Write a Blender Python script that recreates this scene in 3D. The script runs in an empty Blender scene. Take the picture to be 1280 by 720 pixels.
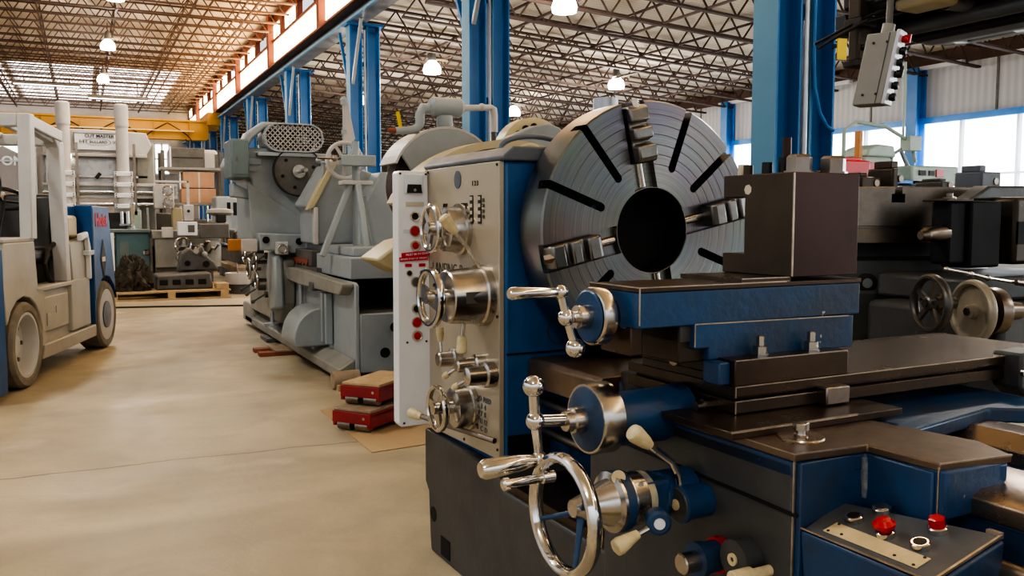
import bpy, bmesh, math, random
from mathutils import Vector, Matrix
random.seed(7)
PI = math.pi
sc = bpy.context.scene
col = sc.collection

# ------------------------------------------------------------------ materials
def _mat(name):
    m = bpy.data.materials.new(name); m.use_nodes = True
    nt = m.node_tree; b = nt.nodes.get('Principled BSDF')
    return m, nt, b
def paint(name, c, rough=.5, metal=0.0, dirt=None, amt=.35, scale=3.0, chip=None, chip_at=.72, bump=.0, spec=.5, rvar=.12):
    """colour with cloudy dirt, optional chips of another colour, varied gloss"""
    m, nt, b = _mat(name); N = nt.nodes; L = nt.links
    tc = N.new('ShaderNodeTexCoord')
    n1 = N.new('ShaderNodeTexNoise'); n1.inputs['Scale'].default_value = scale; n1.inputs['Detail'].default_value = 6; n1.inputs['Roughness'].default_value = .65
    L.new(tc.outputs['Object'], n1.inputs['Vector'])
    r1 = N.new('ShaderNodeValToRGB'); r1.color_ramp.elements[0].position = .38; r1.color_ramp.elements[1].position = .68
    L.new(n1.outputs['Fac'], r1.inputs['Fac'])
    mx = N.new('ShaderNodeMix'); mx.data_type = 'RGBA'
    d = dirt if dirt else tuple(v*.55 for v in c)
    mx.inputs['A'].default_value = (*c, 1); mx.inputs['B'].default_value = (*d, 1)
    mu = N.new('ShaderNodeMath'); mu.operation = 'MULTIPLY'; mu.inputs[1].default_value = amt
    L.new(r1.outputs['Color'], mu.inputs[0]); L.new(mu.outputs[0], mx.inputs['Factor'])
    out = mx.outputs['Result']
    if chip:
        n2 = N.new('ShaderNodeTexNoise'); n2.inputs['Scale'].default_value = scale*7; n2.inputs['Detail'].default_value = 4
        L.new(tc.outputs['Object'], n2.inputs['Vector'])
        r2 = N.new('ShaderNodeValToRGB'); r2.color_ramp.elements[0].position = chip_at; r2.color_ramp.elements[1].position = chip_at+.02
        L.new(n2.outputs['Fac'], r2.inputs['Fac'])
        m2 = N.new('ShaderNodeMix'); m2.data_type = 'RGBA'; m2.inputs['B'].default_value = (*chip, 1)
        L.new(out, m2.inputs['A']); L.new(r2.outputs['Color'], m2.inputs['Factor']); out = m2.outputs['Result']
    L.new(out, b.inputs['Base Color'])
    b.inputs['Metallic'].default_value = metal
    mr = N.new('ShaderNodeMapRange'); mr.inputs['To Min'].default_value = max(.05, rough-rvar); mr.inputs['To Max'].default_value = min(1, rough+rvar)
    L.new(n1.outputs['Fac'], mr.inputs['Value']); L.new(mr.outputs['Result'], b.inputs['Roughness'])
    b.inputs['Specular IOR Level'].default_value = spec
    if bump:
        bp = N.new('ShaderNodeBump'); bp.inputs['Strength'].default_value = bump; bp.inputs['Distance'].default_value = .01
        n3 = N.new('ShaderNodeTexNoise'); n3.inputs['Scale'].default_value = scale*12; n3.inputs['Detail'].default_value = 3
        L.new(tc.outputs['Object'], n3.inputs['Vector'])
        L.new(n3.outputs['Fac'], bp.inputs['Height']); L.new(bp.outputs['Normal'], b.inputs['Normal'])
    return m
def glow(name, c, s):
    m, nt, b = _mat(name)
    b.inputs['Base Color'].default_value = (*c, 1); b.inputs['Emission Color'].default_value = (*c, 1); b.inputs['Emission Strength'].default_value = s
    return m
M = {}
M['blue'] = paint('machine_blue', (.012,.075,.20), .38, dirt=(.035,.04,.05), amt=.75, scale=3.5, chip=(.42,.42,.38), chip_at=.715, bump=.15)
M['blueside'] = paint('headstock_blue', (.015,.12,.33), .42, dirt=(.012,.035,.08), amt=.6, scale=2.2, chip=(.35,.28,.18), chip_at=.76)
M['bluegrey'] = paint('lid_grey_blue', (.13,.16,.20), .45, dirt=(.09,.08,.07), amt=.5, scale=4)
M['dgrey'] = paint('castings_dark_grey', (.075,.077,.078), .42, dirt=(.035,.034,.032), amt=.5, scale=2.5, chip=(.3,.29,.25), chip_at=.76, bump=.12)
M['panel'] = paint('brushed_cream_plate', (.47,.42,.33), .33, metal=.25, dirt=(.36,.30,.22), amt=.35, scale=2.2)
M['steel'] = paint('bright_steel', (.62,.59,.55), .24, metal=1, dirt=(.32,.27,.22), amt=.45, scale=9)
M['steel2'] = paint('worn_steel', (.34,.30,.26), .34, metal=1, dirt=(.16,.12,.09), amt=.6, scale=5)
M['slide'] = paint('oily_brown_steel', (.115,.085,.065), .3, metal=.75, dirt=(.05,.036,.028), amt=.65, scale=4, chip=(.3,.24,.17), chip_at=.77)
M['ways'] = paint('ground_slideway', (.42,.34,.27), .27, metal=.9, dirt=(.18,.13,.09), amt=.5, scale=4)
M['oxide'] = paint('oxide_brown_steel', (.062,.030,.026), .42, metal=.4, dirt=(.035,.022,.018), amt=.5, scale=5, chip=(.2,.16,.1), chip_at=.78)
M['rustblk'] = paint('olive_brown_steel', (.075,.058,.04), .42, metal=.45, dirt=(.04,.03,.022), amt=.5, scale=5, chip=(.3,.26,.2), chip_at=.76)
M['chrome'] = paint('chrome', (.78,.76,.73), .1, metal=1, dirt=(.4,.36,.3), amt=.35, scale=12, rvar=.06)
M['knob'] = paint('cream_knob', (.72,.62,.38), .45, dirt=(.35,.25,.12), amt=.5, scale=30)
M['white'] = paint('white_enamel', (.78,.79,.82), .35, dirt=(.6,.6,.58), amt=.2, scale=6)
M['jaw'] = paint('jaw_steel', (.30,.295,.285), .36, metal=1, dirt=(.16,.15,.14), amt=.5, scale=14)
M['saddletop'] = paint('oily_saddle_top', (.25,.185,.135), .3, metal=.7, dirt=(.11,.075,.05), amt=.7, scale=4)
M['conplate'] = paint('console_grey', (.10,.11,.125), .42, dirt=(.05,.055,.06), amt=.5, scale=8, chip=(.45,.40,.30), chip_at=.74)
M['millbase'] = paint('mill_dark_green_grey', (.125,.135,.125), .45, dirt=(.07,.07,.065), amt=.6, scale=2)
M['alu'] = paint('cast_handwheel', (.40,.36,.28), .35, metal=.2, dirt=(.25,.2,.14), amt=.5, scale=8)
M['alu2'] = paint('dark_handwheel', (.16,.15,.14), .35, metal=.7, dirt=(.08,.07,.06), amt=.5, scale=8)
M['added_ceiling_glow'] = glow('added_ceiling_glow', (1,.96,.90), 2.2)  # emission for the panels added under the far roof
M['worn'] = paint('worn_bright_edge', (.55,.47,.38), .35, metal=.8, dirt=(.2,.15,.11), amt=.6, scale=18)
M['black'] = paint('black_plastic', (.012,.012,.013), .4)
M['deep'] = paint('dark_void', (.004,.004,.005), .7)
M['red'] = paint('red_plastic', (.5,.015,.02), .3, dirt=(.3,.01,.01))
M['redtape'] = paint('red_label', (.62,.02,.05), .5)
M['glass'] = paint('meter_face', (.62,.68,.74), .12)
M['cream'] = paint('cream_label', (.66,.56,.33), .5, dirt=(.42,.30,.14), amt=.5, scale=14)
M['tan'] = paint('tan_label', (.6,.54,.42), .6)
M['ink'] = paint('ink', (.03,.025,.02), .6)
M['grey'] = paint('machine_light_grey', (.33,.37,.39), .42, dirt=(.22,.235,.23), amt=.45, scale=2.2)
M['grey2'] = paint('machine_grey_warm', (.30,.30,.27), .45, dirt=(.17,.16,.13), amt=.5, scale=3)
M['grey3'] = paint('machine_grey_dark', (.13,.125,.115), .5, dirt=(.06,.055,.045), amt=.6, scale=4)
M['greyblue'] = paint('cabinet_grey_green', (.15,.20,.20), .5, dirt=(.1,.12,.12), amt=.4, scale=3)
M['teal'] = paint('cabinet_teal', (.10,.19,.22), .45, dirt=(.06,.1,.11), amt=.4, scale=3)
M['forkgrey'] = paint('forklift_grey', (.44,.43,.40), .45, dirt=(.30,.26,.20), amt=.45, scale=2)
M['forkwhite'] = paint('guard_grey_white', (.52,.53,.54), .4, dirt=(.4,.37,.32), amt=.4, scale=3)
M['forkblue'] = paint('forklift_blue', (.012,.085,.27), .35, dirt=(.02,.05,.12), amt=.5, scale=2)
M['tyre'] = paint('dusty_tyre', (.24,.215,.18), .8, dirt=(.13,.12,.10), amt=.6, scale=8, bump=.3)
M['vtl'] = paint('vtl_ivory', (.52,.50,.48), .45, dirt=(.36,.33,.30), amt=.4, scale=3)
M['skate'] = paint('skate_red', (.33,.02,.025), .4, dirt=(.1,.01,.01), amt=.5, scale=9, chip=(.3,.2,.15))
M['wood'] = paint('pale_wood', (.52,.37,.2), .65, dirt=(.34,.22,.11), amt=.6, scale=7)
M['wood2'] = paint('dirty_wood', (.36,.28,.19), .7, dirt=(.17,.12,.08), amt=.6, scale=7)
M['card'] = paint('cardboard', (.47,.34,.19), .8, dirt=(.38,.27,.15), amt=.4, scale=2)
M['cardbox'] = paint('cardboard_box', (.5,.29,.17), .8)
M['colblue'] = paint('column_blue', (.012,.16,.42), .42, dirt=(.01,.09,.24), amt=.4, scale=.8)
M['colside'] = paint('column_lit_blue', (.10,.27,.42), .45, dirt=(.07,.20,.33), amt=.4, scale=.8)  # column blue lightened to carry light from the aisle
M['collilac'] = paint('column_grey_edge', (.25,.26,.32), .5)
M['conduit'] = paint('galvanised', (.45,.48,.52), .35, metal=.7)
M['rail'] = paint('runway_grey', (.13,.14,.17), .5, dirt=(.07,.06,.06), amt=.6, scale=1.2)
M['rust'] = paint('rust_primer', (.20,.055,.03), .65, dirt=(.1,.03,.02), amt=.5, scale=1)
M['joist'] = paint('joist_primer', (.070,.040,.030), .7, dirt=(.035,.02,.016), amt=.5, scale=1)
M['deck'] = paint('roof_deck', (.58,.52,.43), .9, dirt=(.48,.43,.36), amt=.5, scale=.5)
M['deck2'] = paint('roof_deck_white', (.62,.54,.45), .9, dirt=(.50,.43,.36), amt=.5, scale=.5)
M['crane'] = paint('crane_yellow', (.44,.24,.02), .5, dirt=(.30,.15,.02), amt=.6, scale=.6)
M['yellow'] = paint('sign_yellow', (.75,.55,.01), .5)
M['wheelb'] = paint('abrasive_brown', (.085,.06,.06), .8, dirt=(.05,.03,.03), amt=.6, scale=6)
M['creamguard'] = paint('guard_cream', (.52,.45,.27), .4, dirt=(.4,.33,.2), amt=.4, scale=3)
M['orange'] = paint('orange_paint', (.5,.2,.04), .5)
M['copper'] = paint('rust_red_edge', (.30,.09,.05), .6)
M['tarp'] = paint('old_canvas', (.07,.06,.045), .9, dirt=(.03,.025,.02), amt=.6, scale=9)
M['green'] = paint('mill_pale_green', (.34,.42,.36), .45)
M['bluelt'] = paint('bright_blue', (.03,.2,.55), .4)
M['seat'] = paint('black_vinyl', (.02,.02,.021), .4)
M['wallpanel'] = paint('wall_panel_white', (.50,.50,.52), .7, dirt=(.42,.41,.42), amt=.4, scale=.6)
M['farwall'] = paint('far_wall', (.28,.26,.25), .85)
M['brownwall'] = paint('upper_wall_brown', (.13,.08,.06), .85, scale=1)
M['pendant'] = paint('pendant_grey', (.29,.28,.25), .4, dirt=(.2,.19,.17), amt=.3, scale=5)
M['pendantw'] = paint('pendant_face', (.62,.64,.72), .35)
M['hoist'] = paint('hoist_dark', (.035,.04,.05), .5, dirt=(.02,.02,.02), amt=.6, scale=2)
M['hoistlt'] = paint('hoist_steel', (.20,.22,.24), .4, metal=.4)
M['lampglow'] = glow('lamp_glow', (1,.90,.72), 9)
M['tube'] = glow('tube_glow', (1,.95,.85), 3)
M['winglow'] = glow('window_daylight', (.93,.97,1), 2.6)
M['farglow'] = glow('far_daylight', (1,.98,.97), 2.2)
M['clglow'] = glow('clerestory_daylight', (1,.72,.38), 7)
M['outside'] = paint('dark_building', (.10,.07,.065), .8)
def striped(name, c, c2, axis, scale, rough=.5, metal=0, bumps=.3):
    m, nt, b = _mat(name); N = nt.nodes; L = nt.links
    tc = N.new('ShaderNodeTexCoord'); w = N.new('ShaderNodeTexWave'); w.bands_direction = axis
    w.inputs['Scale'].default_value = scale; w.inputs['Distortion'].default_value = 0
    L.new(tc.outputs['Object'], w.inputs['Vector'])
    mx = N.new('ShaderNodeMix'); mx.data_type = 'RGBA'; mx.inputs['A'].default_value = (*c,1); mx.inputs['B'].default_value = (*c2,1)
    L.new(w.outputs['Fac'], mx.inputs['Factor']); L.new(mx.outputs['Result'], b.inputs['Base Color'])
    bp = N.new('ShaderNodeBump'); bp.inputs['Strength'].default_value = bumps; bp.inputs['Distance'].default_value = .03
    L.new(w.outputs['Fac'], bp.inputs['Height']); L.new(bp.outputs['Normal'], b.inputs['Normal'])
    b.inputs['Roughness'].default_value = rough; b.inputs['Metallic'].default_value = metal
    return m
M['ribwall'] = striped('ribbed_wall_panel', (.52,.52,.55), (.44,.44,.46), 'Y', 1.6, .6)
M['ribdeck'] = striped('ribbed_deck', (.60,.53,.44), (.50,.44,.36), 'Y', 2.0, .9)
def chuck_mat():
    """turned steel: fine circular tool marks about the spindle axis (object Y axis through the object's own centre)"""
    m, nt, b = _mat('turned_steel'); N = nt.nodes; L = nt.links
    tc = N.new('ShaderNodeTexCoord'); mp = N.new('ShaderNodeSeparateXYZ'); L.new(tc.outputs['Object'], mp.inputs[0])
    sx = N.new('ShaderNodeMath'); sx.operation = 'SUBTRACT'; sx.inputs[1].default_value = CH_LOCAL[0]; L.new(mp.outputs['X'], sx.inputs[0])
    sz = N.new('ShaderNodeMath'); sz.operation = 'SUBTRACT'; sz.inputs[1].default_value = CH_LOCAL[2]; L.new(mp.outputs['Z'], sz.inputs[0])
    cb = N.new('ShaderNodeCombineXYZ'); L.new(sx.outputs[0], cb.inputs[0]); L.new(sz.outputs[0], cb.inputs[1])
    ln = N.new('ShaderNodeVectorMath'); ln.operation = 'LENGTH'; L.new(cb.outputs[0], ln.inputs[0])
    no = N.new('ShaderNodeTexNoise'); no.noise_dimensions = '1D'; no.inputs['Scale'].default_value = 130; no.inputs['Detail'].default_value = 3
    L.new(ln.outputs['Value'], no.inputs['W'])
    n2 = N.new('ShaderNodeTexNoise'); n2.inputs['Scale'].default_value = 5; n2.inputs['Detail'].default_value = 5; L.new(tc.outputs['Object'], n2.inputs['Vector'])
    mx = N.new('ShaderNodeMix'); mx.data_type = 'RGBA'; mx.inputs['A'].default_value = (.235,.235,.24,1); mx.inputs['B'].default_value = (.40,.40,.405,1)
    L.new(no.outputs['Fac'], mx.inputs['Factor'])
    m2 = N.new('ShaderNodeMix'); m2.data_type = 'RGBA'; m2.blend_type = 'MULTIPLY'; m2.inputs['Factor'].default_value = .45
    L.new(mx.outputs['Result'], m2.inputs['A']); L.new(n2.outputs['Color'], m2.inputs['B'])
    L.new(m2.outputs['Result'], b.inputs['Base Color'])
    mr = N.new('ShaderNodeMapRange'); mr.inputs['To Min'].default_value = .24; mr.inputs['To Max'].default_value = .42
    L.new(n2.outputs['Fac'], mr.inputs['Value']); L.new(mr.outputs['Result'], b.inputs['Roughness'])
    b.inputs['Metallic'].default_value = 1
    b.inputs['Anisotropic'].default_value = .6
    tg = N.new('ShaderNodeCombineXYZ')
    ng = N.new('ShaderNodeMath'); ng.operation = 'MULTIPLY'; ng.inputs[1].default_value = -1; L.new(sz.outputs[0], ng.inputs[0])
    L.new(ng.outputs[0], tg.inputs[0]); L.new(sx.outputs[0], tg.inputs[2])
    vt = N.new('ShaderNodeVectorTransform'); vt.vector_type = 'VECTOR'; vt.convert_from = 'OBJECT'; vt.convert_to = 'WORLD'
    L.new(tg.outputs[0], vt.inputs[0]); L.new(vt.outputs[0], b.inputs['Tangent'])
    bp = N.new('ShaderNodeBump'); bp.inputs['Strength'].default_value = .06; bp.inputs['Distance'].default_value = .002
    L.new(no.outputs['Fac'], bp.inputs['Height']); L.new(bp.outputs['Normal'], b.inputs['Normal'])
    return m
def floor_mat():
    m, nt, b = _mat('shop_concrete'); N = nt.nodes; L = nt.links
    tc = N.new('ShaderNodeTexCoord')
    def noise(s, d=6, dist=0):
        n = N.new('ShaderNodeTexNoise'); n.inputs['Scale'].default_value = s; n.inputs['Detail'].default_value = d; n.inputs['Distortion'].default_value = dist
        L.new(tc.outputs['Object'], n.inputs['Vector']); return n
    def ramp(n, a, c):
        r = N.new('ShaderNodeValToRGB'); r.color_ramp.elements[0].position = a; r.color_ramp.elements[1].position = c
        L.new(n.outputs[0], r.inputs['Fac']); return r
    def mix(fac, a, bcol, amt=1.0):
        x = N.new('ShaderNodeMix'); x.data_type = 'RGBA'
        mu = N.new('ShaderNodeMath'); mu.operation = 'MULTIPLY'; mu.inputs[1].default_value = amt
        L.new(fac, mu.inputs[0]); L.new(mu.outputs[0], x.inputs['Factor'])
        if isinstance(a, tuple): x.inputs['A'].default_value = (*a,1)
        else: L.new(a, x.inputs['A'])
        x.inputs['B'].default_value = (*bcol,1); return x.outputs['Result']
    c = mix(ramp(noise(.55,8,.9), .38, .62).outputs['Color'], (.50,.43,.29), (.29,.245,.165))
    c = mix(ramp(noise(2.3,8,.8), .45, .75).outputs['Color'], c, (.27,.235,.18), .55)
    c = mix(ramp(noise(1.1,5), .62, .72).outputs['Color'], c, (.64,.575,.46), .45)
    c = mix(ramp(noise(.23,4,.5), .5, .6).outputs['Color'], c, (.36,.31,.22), .35)
    c = mix(ramp(noise(38,4), .6, .7).outputs['Color'], c, (.26,.22,.16), .25)
    # two wandering shrinkage cracks across the slab
    sp = N.new('ShaderNodeSeparateXYZ'); L.new(tc.outputs['Object'], sp.inputs[0])
    nn = noise(2.2, 5)
    for y0, sl in ((5.28, -.03), (9.9, .06)):
        a = N.new('ShaderNodeMath'); a.operation = 'MULTIPLY_ADD'; a.inputs[1].default_value = sl; a.inputs[2].default_value = y0; L.new(sp.outputs['X'], a.inputs[0])
        w = N.new('ShaderNodeMath'); w.operation = 'MULTIPLY_ADD'; w.inputs[1].default_value = .16; L.new(nn.outputs['Fac'], w.inputs[0]); L.new(a.outputs[0], w.inputs[2])
        d = N.new('ShaderNodeMath'); d.operation = 'SUBTRACT'; L.new(sp.outputs['Y'], d.inputs[0]); L.new(w.outputs[0], d.inputs[1])
        ab = N.new('ShaderNodeMath'); ab.operation = 'ABSOLUTE'; L.new(d.outputs[0], ab.inputs[0])
        lt = N.new('ShaderNodeMath'); lt.operation = 'LESS_THAN'; lt.inputs[1].default_value = .008 if y0 < 6 else .003; L.new(ab.outputs[0], lt.inputs[0])
        c = mix(lt.outputs[0], c, (.10,.08,.06), .7)
    L.new(c, b.inputs['Base Color'])
    mr = N.new('ShaderNodeMapRange'); mr.inputs['To Min'].default_value = .38; mr.inputs['To Max'].default_value = .75
    L.new(noise(1.7,6).outputs['Fac'], mr.inputs['Value']); L.new(mr.outputs['Result'], b.inputs['Roughness'])
    bp = N.new('ShaderNodeBump'); bp.inputs['Strength'].default_value = .15; bp.inputs['Distance'].default_value = .01
    L.new(noise(30,6).outputs['Fac'], bp.inputs['Height']); L.new(bp.outputs['Normal'], b.inputs['Normal'])
    return m
M['floor'] = floor_mat()

# ------------------------------------------------------------------ mesh builder
def basis(d):
    d = Vector(d).normalized(); a = Vector((0,0,1)) if abs(d.z) < .9 else Vector((1,0,0))
    u = d.cross(a).normalized(); v = d.cross(u).normalized()
    return d, u, v
class MB:
    def __init__(s): s.bm = bmesh.new()
    def box(s, x0, x1, y0, y1, z0, z1):
        v = [s.bm.verts.new(p) for p in ((x0,y0,z0),(x1,y0,z0),(x1,y1,z0),(x0,y1,z0),(x0,y0,z1),(x1,y0,z1),(x1,y1,z1),(x0,y1,z1))]
        for f in ((3,2,1,0),(4,5,6,7),(0,1,5,4),(1,2,6,5),(2,3,7,6),(3,0,4,7)): s.bm.faces.new([v[i] for i in f])
        return s
    def obox(s, c, ax, ay, az, hx, hy, hz):
        c = Vector(c); ax, ay, az = Vector(ax).normalized(), Vector(ay).normalized(), Vector(az).normalized()
        v = [s.bm.verts.new(c + ax*(hx*i) + ay*(hy*j) + az*(hz*k)) for k in (-1,1) for (i,j) in ((-1,-1),(1,-1),(1,1),(-1,1))]
        for f in ((3,2,1,0),(4,5,6,7),(0,1,5,4),(1,2,6,5),(2,3,7,6),(3,0,4,7)): s.bm.faces.new([v[i] for i in f])
        return s
    def prism(s, pts, axis, a0, a1):
        """pts: 2-D outline in the other two axes (cyclic order: x->(y,z), y->(x,z), z->(x,y))"""
        def mk(p, a):
            return {'x': (a, p[0], p[1]), 'y': (p[0], a, p[1]), 'z': (p[0], p[1], a)}[axis]
        A = [s.bm.verts.new(mk(p, a0)) for p in pts]; B = [s.bm.verts.new(mk(p, a1)) for p in pts]
        n = len(pts)
        s.bm.faces.new(A); s.bm.faces.new(B[::-1])
        for i in range(n): s.bm.faces.new((A[i], B[i], B[(i+1) % n], A[(i+1) % n]))
        return s
    def hexa(s, q0, q1):
        """two quads (4 points each) joined"""
        A = [s.bm.verts.new(p) for p in q0]; B = [s.bm.verts.new(p) for p in q1]
        s.bm.faces.new(A); s.bm.faces.new(B[::-1])
        for i in range(4): s.bm.faces.new((A[i], B[i], B[(i+1) % 4], A[(i+1) % 4]))
        return s
    def lathe(s, o, d, prof, n=32, closed=False):
        """revolve (t,r) about axis d from o; ends capped unless closed (ring profile)"""
        d, u, v = basis(d); o = Vector(o); rings = []
        for t, r in prof:
            if r < 1e-6: rings.append([s.bm.verts.new(o + d*t)])
            else: rings.append([s.bm.verts.new(o + d*t + (u*math.cos(2*PI*k/n) + v*math.sin(2*PI*k/n))*r) for k in range(n)])
        m = len(rings); R = range(m) if closed else range(m-1)
        for i in R:
            A, B = rings[i], rings[(i+1) % m]
            for k in range(n):
                k2 = (k+1) % n
                if len(A) == 1 and len(B) == 1: continue
                if len(A) == 1: s.bm.faces.new((A[0], B[k], B[k2]))
                elif len(B) == 1: s.bm.faces.new((A[k], A[k2], B[0]))
                else: s.bm.faces.new((A[k], A[k2], B[k2], B[k]))
        if not closed:
            if len(rings[0]) > 1: s.bm.faces.new(rings[0][::-1])
            if len(rings[-1]) > 1: s.bm.faces.new(rings[-1])
        return s
    def cyl(s, p0, p1, r, r1=None, n=20):
        p0, p1 = Vector(p0), Vector(p1); L = (p1-p0).length
        return s.lathe(p0, p1-p0, [(0, r), (L, r if r1 is None else r1)], n)
    def ball(s, c, r, n=20):
        k = 10
        return s.lathe(Vector(c)-Vector((0,0,r)), (0,0,1), [(r-r*math.cos(PI*i/k), r*math.sin(PI*i/k) if 0 < i < k else 0) for i in range(k+1)], n)
    def torus(s, c, d, R, r, n=40, m=10, sx=1.0):
        d = Vector(d).normalized()
        return s.lathe(c, d, [(sx*r*math.sin(2*PI*i/m), R + r*math.cos(2*PI*i/m)) for i in range(m)], n, closed=True)
    def ring(s, c, d, r0, r1, t, n=40):
        return s.lathe(Vector(c), d, [(0,r0),(0,r1),(t,r1),(t,r0)], n, closed=True)
    def tube(s, pts, r, n=10, closed=False):
        pts = [Vector(p) for p in pts]; rings = []; prev = None
        rr = r if isinstance(r, (list, tuple)) else [r]*len(pts)
        for i, p in enumerate(pts):
            t = (pts[min(i+1, len(pts)-1)] - pts[max(i-1, 0)]).normalized()
            if prev is None: _, u, v = basis(t)
            else:
                u = (prev - t*prev.dot(t)).normalized(); v = t.cross(u)
            prev = u
            rings.append([s.bm.verts.new(p + (u*math.cos(2*PI*k/n) + v*math.sin(2*PI*k/n))*rr[i]) for k in range(n)])
        for A, B in zip(rings, rings[1:]):
            for k in range(n): s.bm.faces.new((A[k], A[(k+1) % n], B[(k+1) % n], B[k]))
        s.bm.faces.new(rings[0][::-1]); s.bm.faces.new(rings[-1])
        return s
    def bar(s, p0, p1, w, h, up=(0,0,1)):
        """rectangular bar between two points, w sideways, h along up"""
        p0, p1 = Vector(p0), Vector(p1); d = (p1-p0).normalized(); upv = Vector(up)
        if abs(d.dot(upv)) > .95: upv = Vector((0,1,0)) if abs(d.y) < .9 else Vector((1,0,0))
        side = d.cross(upv).normalized(); u2 = side.cross(d).normalized()
        return s.obox((p0+p1)/2, d, side, u2, (p1-p0).length/2, w/2, h/2)
ORG = {}
def finish(me, mat, smooth=True):
    me.materials.append(mat)
    if smooth:
        me.polygons.foreach_set('use_smooth', [True]*len(me.polygons))
        me.set_sharp_from_angle(angle=math.radians(32))
def root_of(o):
    while o.parent: o = o.parent
    return o
def thing(name, label, cat, origin, ang=0.0, group=None):
    """Empty at the thing's base; origin is in the thing's own frame, which is turned by ang about the world's z axis"""
    o = bpy.data.objects.new(name, None); col.objects.link(o); o.empty_display_size = .2
    p = Matrix.Rotation(ang, 4, 'Z') @ Vector(origin)
    o.location = p; o.rotation_euler = (0,0,ang); ORG[o.name] = Vector(origin)
    o['label'] = label; o['category'] = cat
    if group: o['group'] = group
    return o
def to_mesh(mb, name, mat, origin, smooth=True):
    bmesh.ops.recalc_face_normals(mb.bm, faces=mb.bm.faces)
    me = bpy.data.meshes.new(name); mb.bm.to_mesh(me); mb.bm.free()
    me.transform(Matrix.Translation(-Vector(origin)))
    finish(me, mat, smooth)
    return me
def part(mb, name, mat, parent, bevel=0.0, seg=2, label=None, smooth=True, kind=None):
    org = ORG[root_of(parent).name]
    me = to_mesh(mb, name, mat if not isinstance(mat, str) else M[mat], org, smooth)
    o = bpy.data.objects.new(name, me); col.objects.link(o); o.parent = parent
    if bevel: bev(o, bevel, seg)
    if label: o['label'] = label
    if kind: o['kind'] = kind
    return o
def bev(o, w, seg=2):
    m = o.modifiers.new('bevel', 'BEVEL'); m.width = w; m.segments = seg; m.limit_method = 'ANGLE'; m.angle_limit = math.radians(40); m.harden_normals = False
def bits(items, name, mat, parent, **k):
    """each piece of a run of like pieces as a mesh of its own"""
    for fn_ in items:
        m_ = MB(); fn_(m_); part(m_, name, mat, parent, **k)
def edge(parent, p0, p1, w=.0028):
    part(MB().bar(p0, p1, w, w), 'worn_edge', 'worn', parent)
def solo(mb, name, mat, label, cat, origin, ang=0.0, group=None, bevel=0, kind=None):
    me = to_mesh(mb, name, M[mat] if isinstance(mat, str) else mat, origin)
    o = bpy.data.objects.new(name, me); col.objects.link(o)
    o.location = Matrix.Rotation(ang, 4, 'Z') @ Vector(origin); o.rotation_euler = (0,0,ang); ORG[o.name] = Vector(origin)
    if label: o['label'] = label
    if cat: o['category'] = cat
    if group: o['group'] = group
    if kind: o['kind'] = kind
    if bevel: bev(o, bevel)
    return o
def struct(mb, name, mat, origin=(0,0,0), parent=None):
    o = bpy.data.objects.new(name, to_mesh(mb, name, M[mat], origin)); col.objects.link(o); o.location = origin
    if parent is None: o['kind'] = 'structure'; ORG[o.name] = Vector(origin)
    else: o.parent = parent; o.location = (0,0,0)
    return o
def dup(root, loc, rotz=None, label=None, group=None):
    r = root.copy(); col.objects.link(r); r.location = loc
    if rotz is not None: r.rotation_euler = (0,0,rotz)
    if label: r['label'] = label
    if group: r['group'] = group
    for ch in list(root.children):
        c = ch.copy(); col.objects.link(c); c.parent = r
        for g in ch.children:
            d = g.copy(); col.objects.link(d); d.parent = c
    return r
def text(body, size, pos, xdir, updir, mat, parent, name='lettering', depth=.0015, squash=1.0, bold=0.0):
    cu = bpy.data.curves.new(name, 'FONT'); cu.body = body; cu.size = size; cu.align_x = 'CENTER'; cu.align_y = 'CENTER'; cu.extrude = depth; cu.offset = bold
    tmp = bpy.data.objects.new('tmp_text', cu); col.objects.link(tmp)
    dg = bpy.context.evaluated_depsgraph_get(); dg.update()
    me = bpy.data.meshes.new_from_object(tmp.evaluated_get(dg)); bpy.data.objects.remove(tmp)
    X = Vector(xdir).normalized(); U = Vector(updir).normalized(); Z = X.cross(U)
    R = Matrix((X*squash, U, Z)).transposed().to_4x4()
    me.transform(Matrix.Translation(Vector(pos) - ORG[root_of(parent).name]) @ R)
    me.materials.clear(); me.materials.append(M[mat]); me.name = name
    o = bpy.data.objects.new(name, me); col.objects.link(o); o.parent = parent
    return o
def cut(mb, cutter):
    """boolean difference, returned as a new builder"""
    bmesh.ops.recalc_face_normals(mb.bm, faces=mb.bm.faces); bmesh.ops.recalc_face_normals(cutter.bm, faces=cutter.bm.faces)
    a = bpy.data.meshes.new('a'); mb.bm.to_mesh(a); c = bpy.data.meshes.new('c'); cutter.bm.to_mesh(c)
    oa = bpy.data.objects.new('tmp_a', a); oc = bpy.data.objects.new('tmp_c', c); col.objects.link(oa); col.objects.link(oc)
    m = oa.modifiers.new('b', 'BOOLEAN'); m.operation = 'DIFFERENCE'; m.object = oc; m.solver = 'EXACT'; m.use_self = True
    dg = bpy.context.evaluated_depsgraph_get(); dg.update()
    me = bpy.data.meshes.new_from_object(oa.evaluated_get(dg))
    out = MB(); out.bm.from_mesh(me)
    bpy.data.objects.remove(oa); bpy.data.objects.remove(oc)
    return out
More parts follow.
